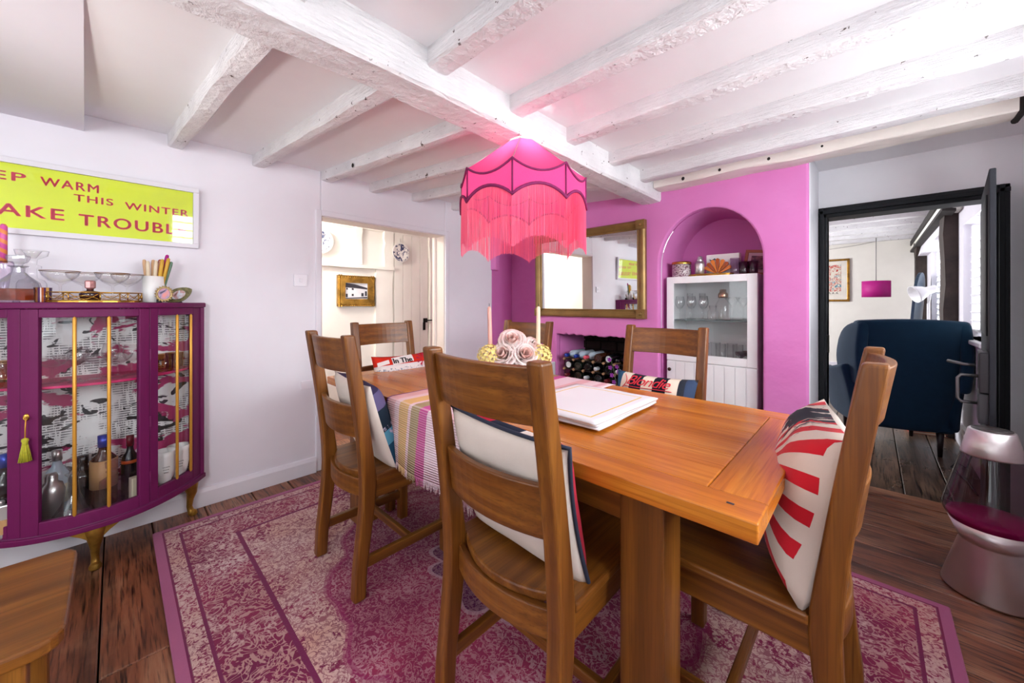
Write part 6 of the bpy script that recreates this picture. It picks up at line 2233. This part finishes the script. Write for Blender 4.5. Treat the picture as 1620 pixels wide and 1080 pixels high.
for k, (x, y, z, w, d, h, rz, cl, lb) in enumerate(((0.36, 5.20, 0.0, 0.24, 0.17, 0.022, 0.2, 'b4503a', 'red bound book at the bottom of the floor pile under the armchair'), (0.36, 5.20, 0.0225, 0.23, 0.16, 0.028, 0.05, 'd8b078', 'tan book in the floor pile under the armchair'),
                                                    (0.355, 5.20, 0.051, 0.22, 0.16, 0.02, 0.3, 'caa070', 'topmost ochre book of the floor pile under the armchair'))):
    t = thing('book', lb, 'book', (x, y, z), rz=rz, group='books on the sitting room floor')
    cv = paint('book_cover_%s' % ('red', 'tan', 'ochre')[k], cl, 0.5)
    G().box(-w / 2, w / 2, -d / 2, d / 2, 0, 0.003).box(-w / 2, w / 2, -d / 2, d / 2, h - 0.003, h).box(-w / 2, -w / 2 + 0.003, -d / 2, d / 2, 0.003, h - 0.003).build('cover', cv, t)
    G().box(-w / 2 + 0.003, w / 2 - 0.005, -d / 2 + 0.004, d / 2 - 0.004, 0.003, h - 0.003).build('pages', label_cream, t)
tag(G().box(0.02, 0.25, 5.6, 5.72, 0.0, 0.07).build('low_crate', paint('pale_crate', 'b9b4b0', 0.7), bevel=0.004), 'pale low box on the sitting room floor behind the armchair', 'box')
cab = G().tube([(0.535, 4.35, 0.19), (0.53, 4.3, 0.10), (0.50, 4.25, 0.008), (0.46, 4.35, 0.006), (0.42, 4.2, 0.006), (0.47, 3.95, 0.006), (0.48, 3.7, 0.006)], 0.005, 8)
tag(cab.build('power_cable', ink_black), 'black power cable trailing along the white baseboard by the armchair', 'cable')

# ------------------------------------------------------------------ lava lamp
lv = thing('lava_lamp', 'large brushed aluminium lava lamp with pink wax standing on the floorboards', 'lamp', (0.362, 2.505, 0.001))
G().lathe([(0.135, 0), (0.142, 0.004), (0.142, 0.010), (0.091, 0.205), (0.093, 0.212), (0.122, 0.285), (0.118, 0.285), (0.088, 0.212), (0, 0.205)], 48).build('base', alu, lv)
liq = glass_mat('clear_plum_liquid', 'c9b4be', 0.9)
G().lathe([(0.088, 0.214), (0.119, 0.283), (0.137, 0.315), (0.140, 0.335), (0.136, 0.36), (0.082, 0.578), (0.078, 0.59), (0, 0.59)], 48).build('globe', liq, lv)
waxm = paint('hot_pink_wax', 'c8127e', 0.3, var=0.05, vs=8, transl=0.2)
G().lathe([(0.06, 0.215), (0.088, 0.222), (0.116, 0.282), (0.128, 0.304), (0.126, 0.312), (0.09, 0.317), (0, 0.319)], 40).build('wax', waxm, lv)
G().lathe([(0.086, 0.568), (0.087, 0.574), (0.065, 0.672), (0.060, 0.676), (0, 0.676)], 48).build('cap', alu, lv)
G().lathe([(0.056, 0.676), (0.056, 0.6785), (0, 0.6785)], 40).build('cap_disc', paint('smoked_disc', '5a5654', 0.4, metal=0.5), lv)

# ------------------------------------------------------------------ oak bench at the lower left
bn = thing('oak_bench', 'oak bench with rounded corners at the lower left beside the plum cabinet', 'bench', (-1.555, -0.62, 0.0), rz=0)
bw, bl = 0.235, 0.54
pl = []
for cx, cy, a0 in ((bw - 0.05, bl - 0.05, 0), (-bw + 0.05, bl - 0.05, 90), (-bw + 0.05, -bl + 0.05, 180), (bw - 0.05, -bl + 0.05, 270)):
    for k in range(6):
        a = math.radians(a0 + k * 18)
        pl.append((cx + 0.05 * math.cos(a), cy + 0.05 * math.sin(a)))
G().prism(pl, 'z', 0.418, 0.452).build('seat', oak_y, bn, bevel=0.008, seg=3)
for sx in (-1, 1):
    G().box(sx * 0.19 - 0.011, sx * 0.19 + 0.011, -0.44, 0.44, 0.335, 0.418).build('apron', oak_y, bn, bevel=0.003)
    for sy in (-1, 1):
        G().cbox((sx * 0.185, sy * 0.455, 0.209), (0.06, 0.06, 0.418)).build('leg', oak_z, bn, bevel=0.005)
for sy in (-1, 1):
    G().box(-0.16, 0.16, sy * 0.455 - 0.011, sy * 0.455 + 0.011, 0.335, 0.418).build('apron', oak_x, bn, bevel=0.003)
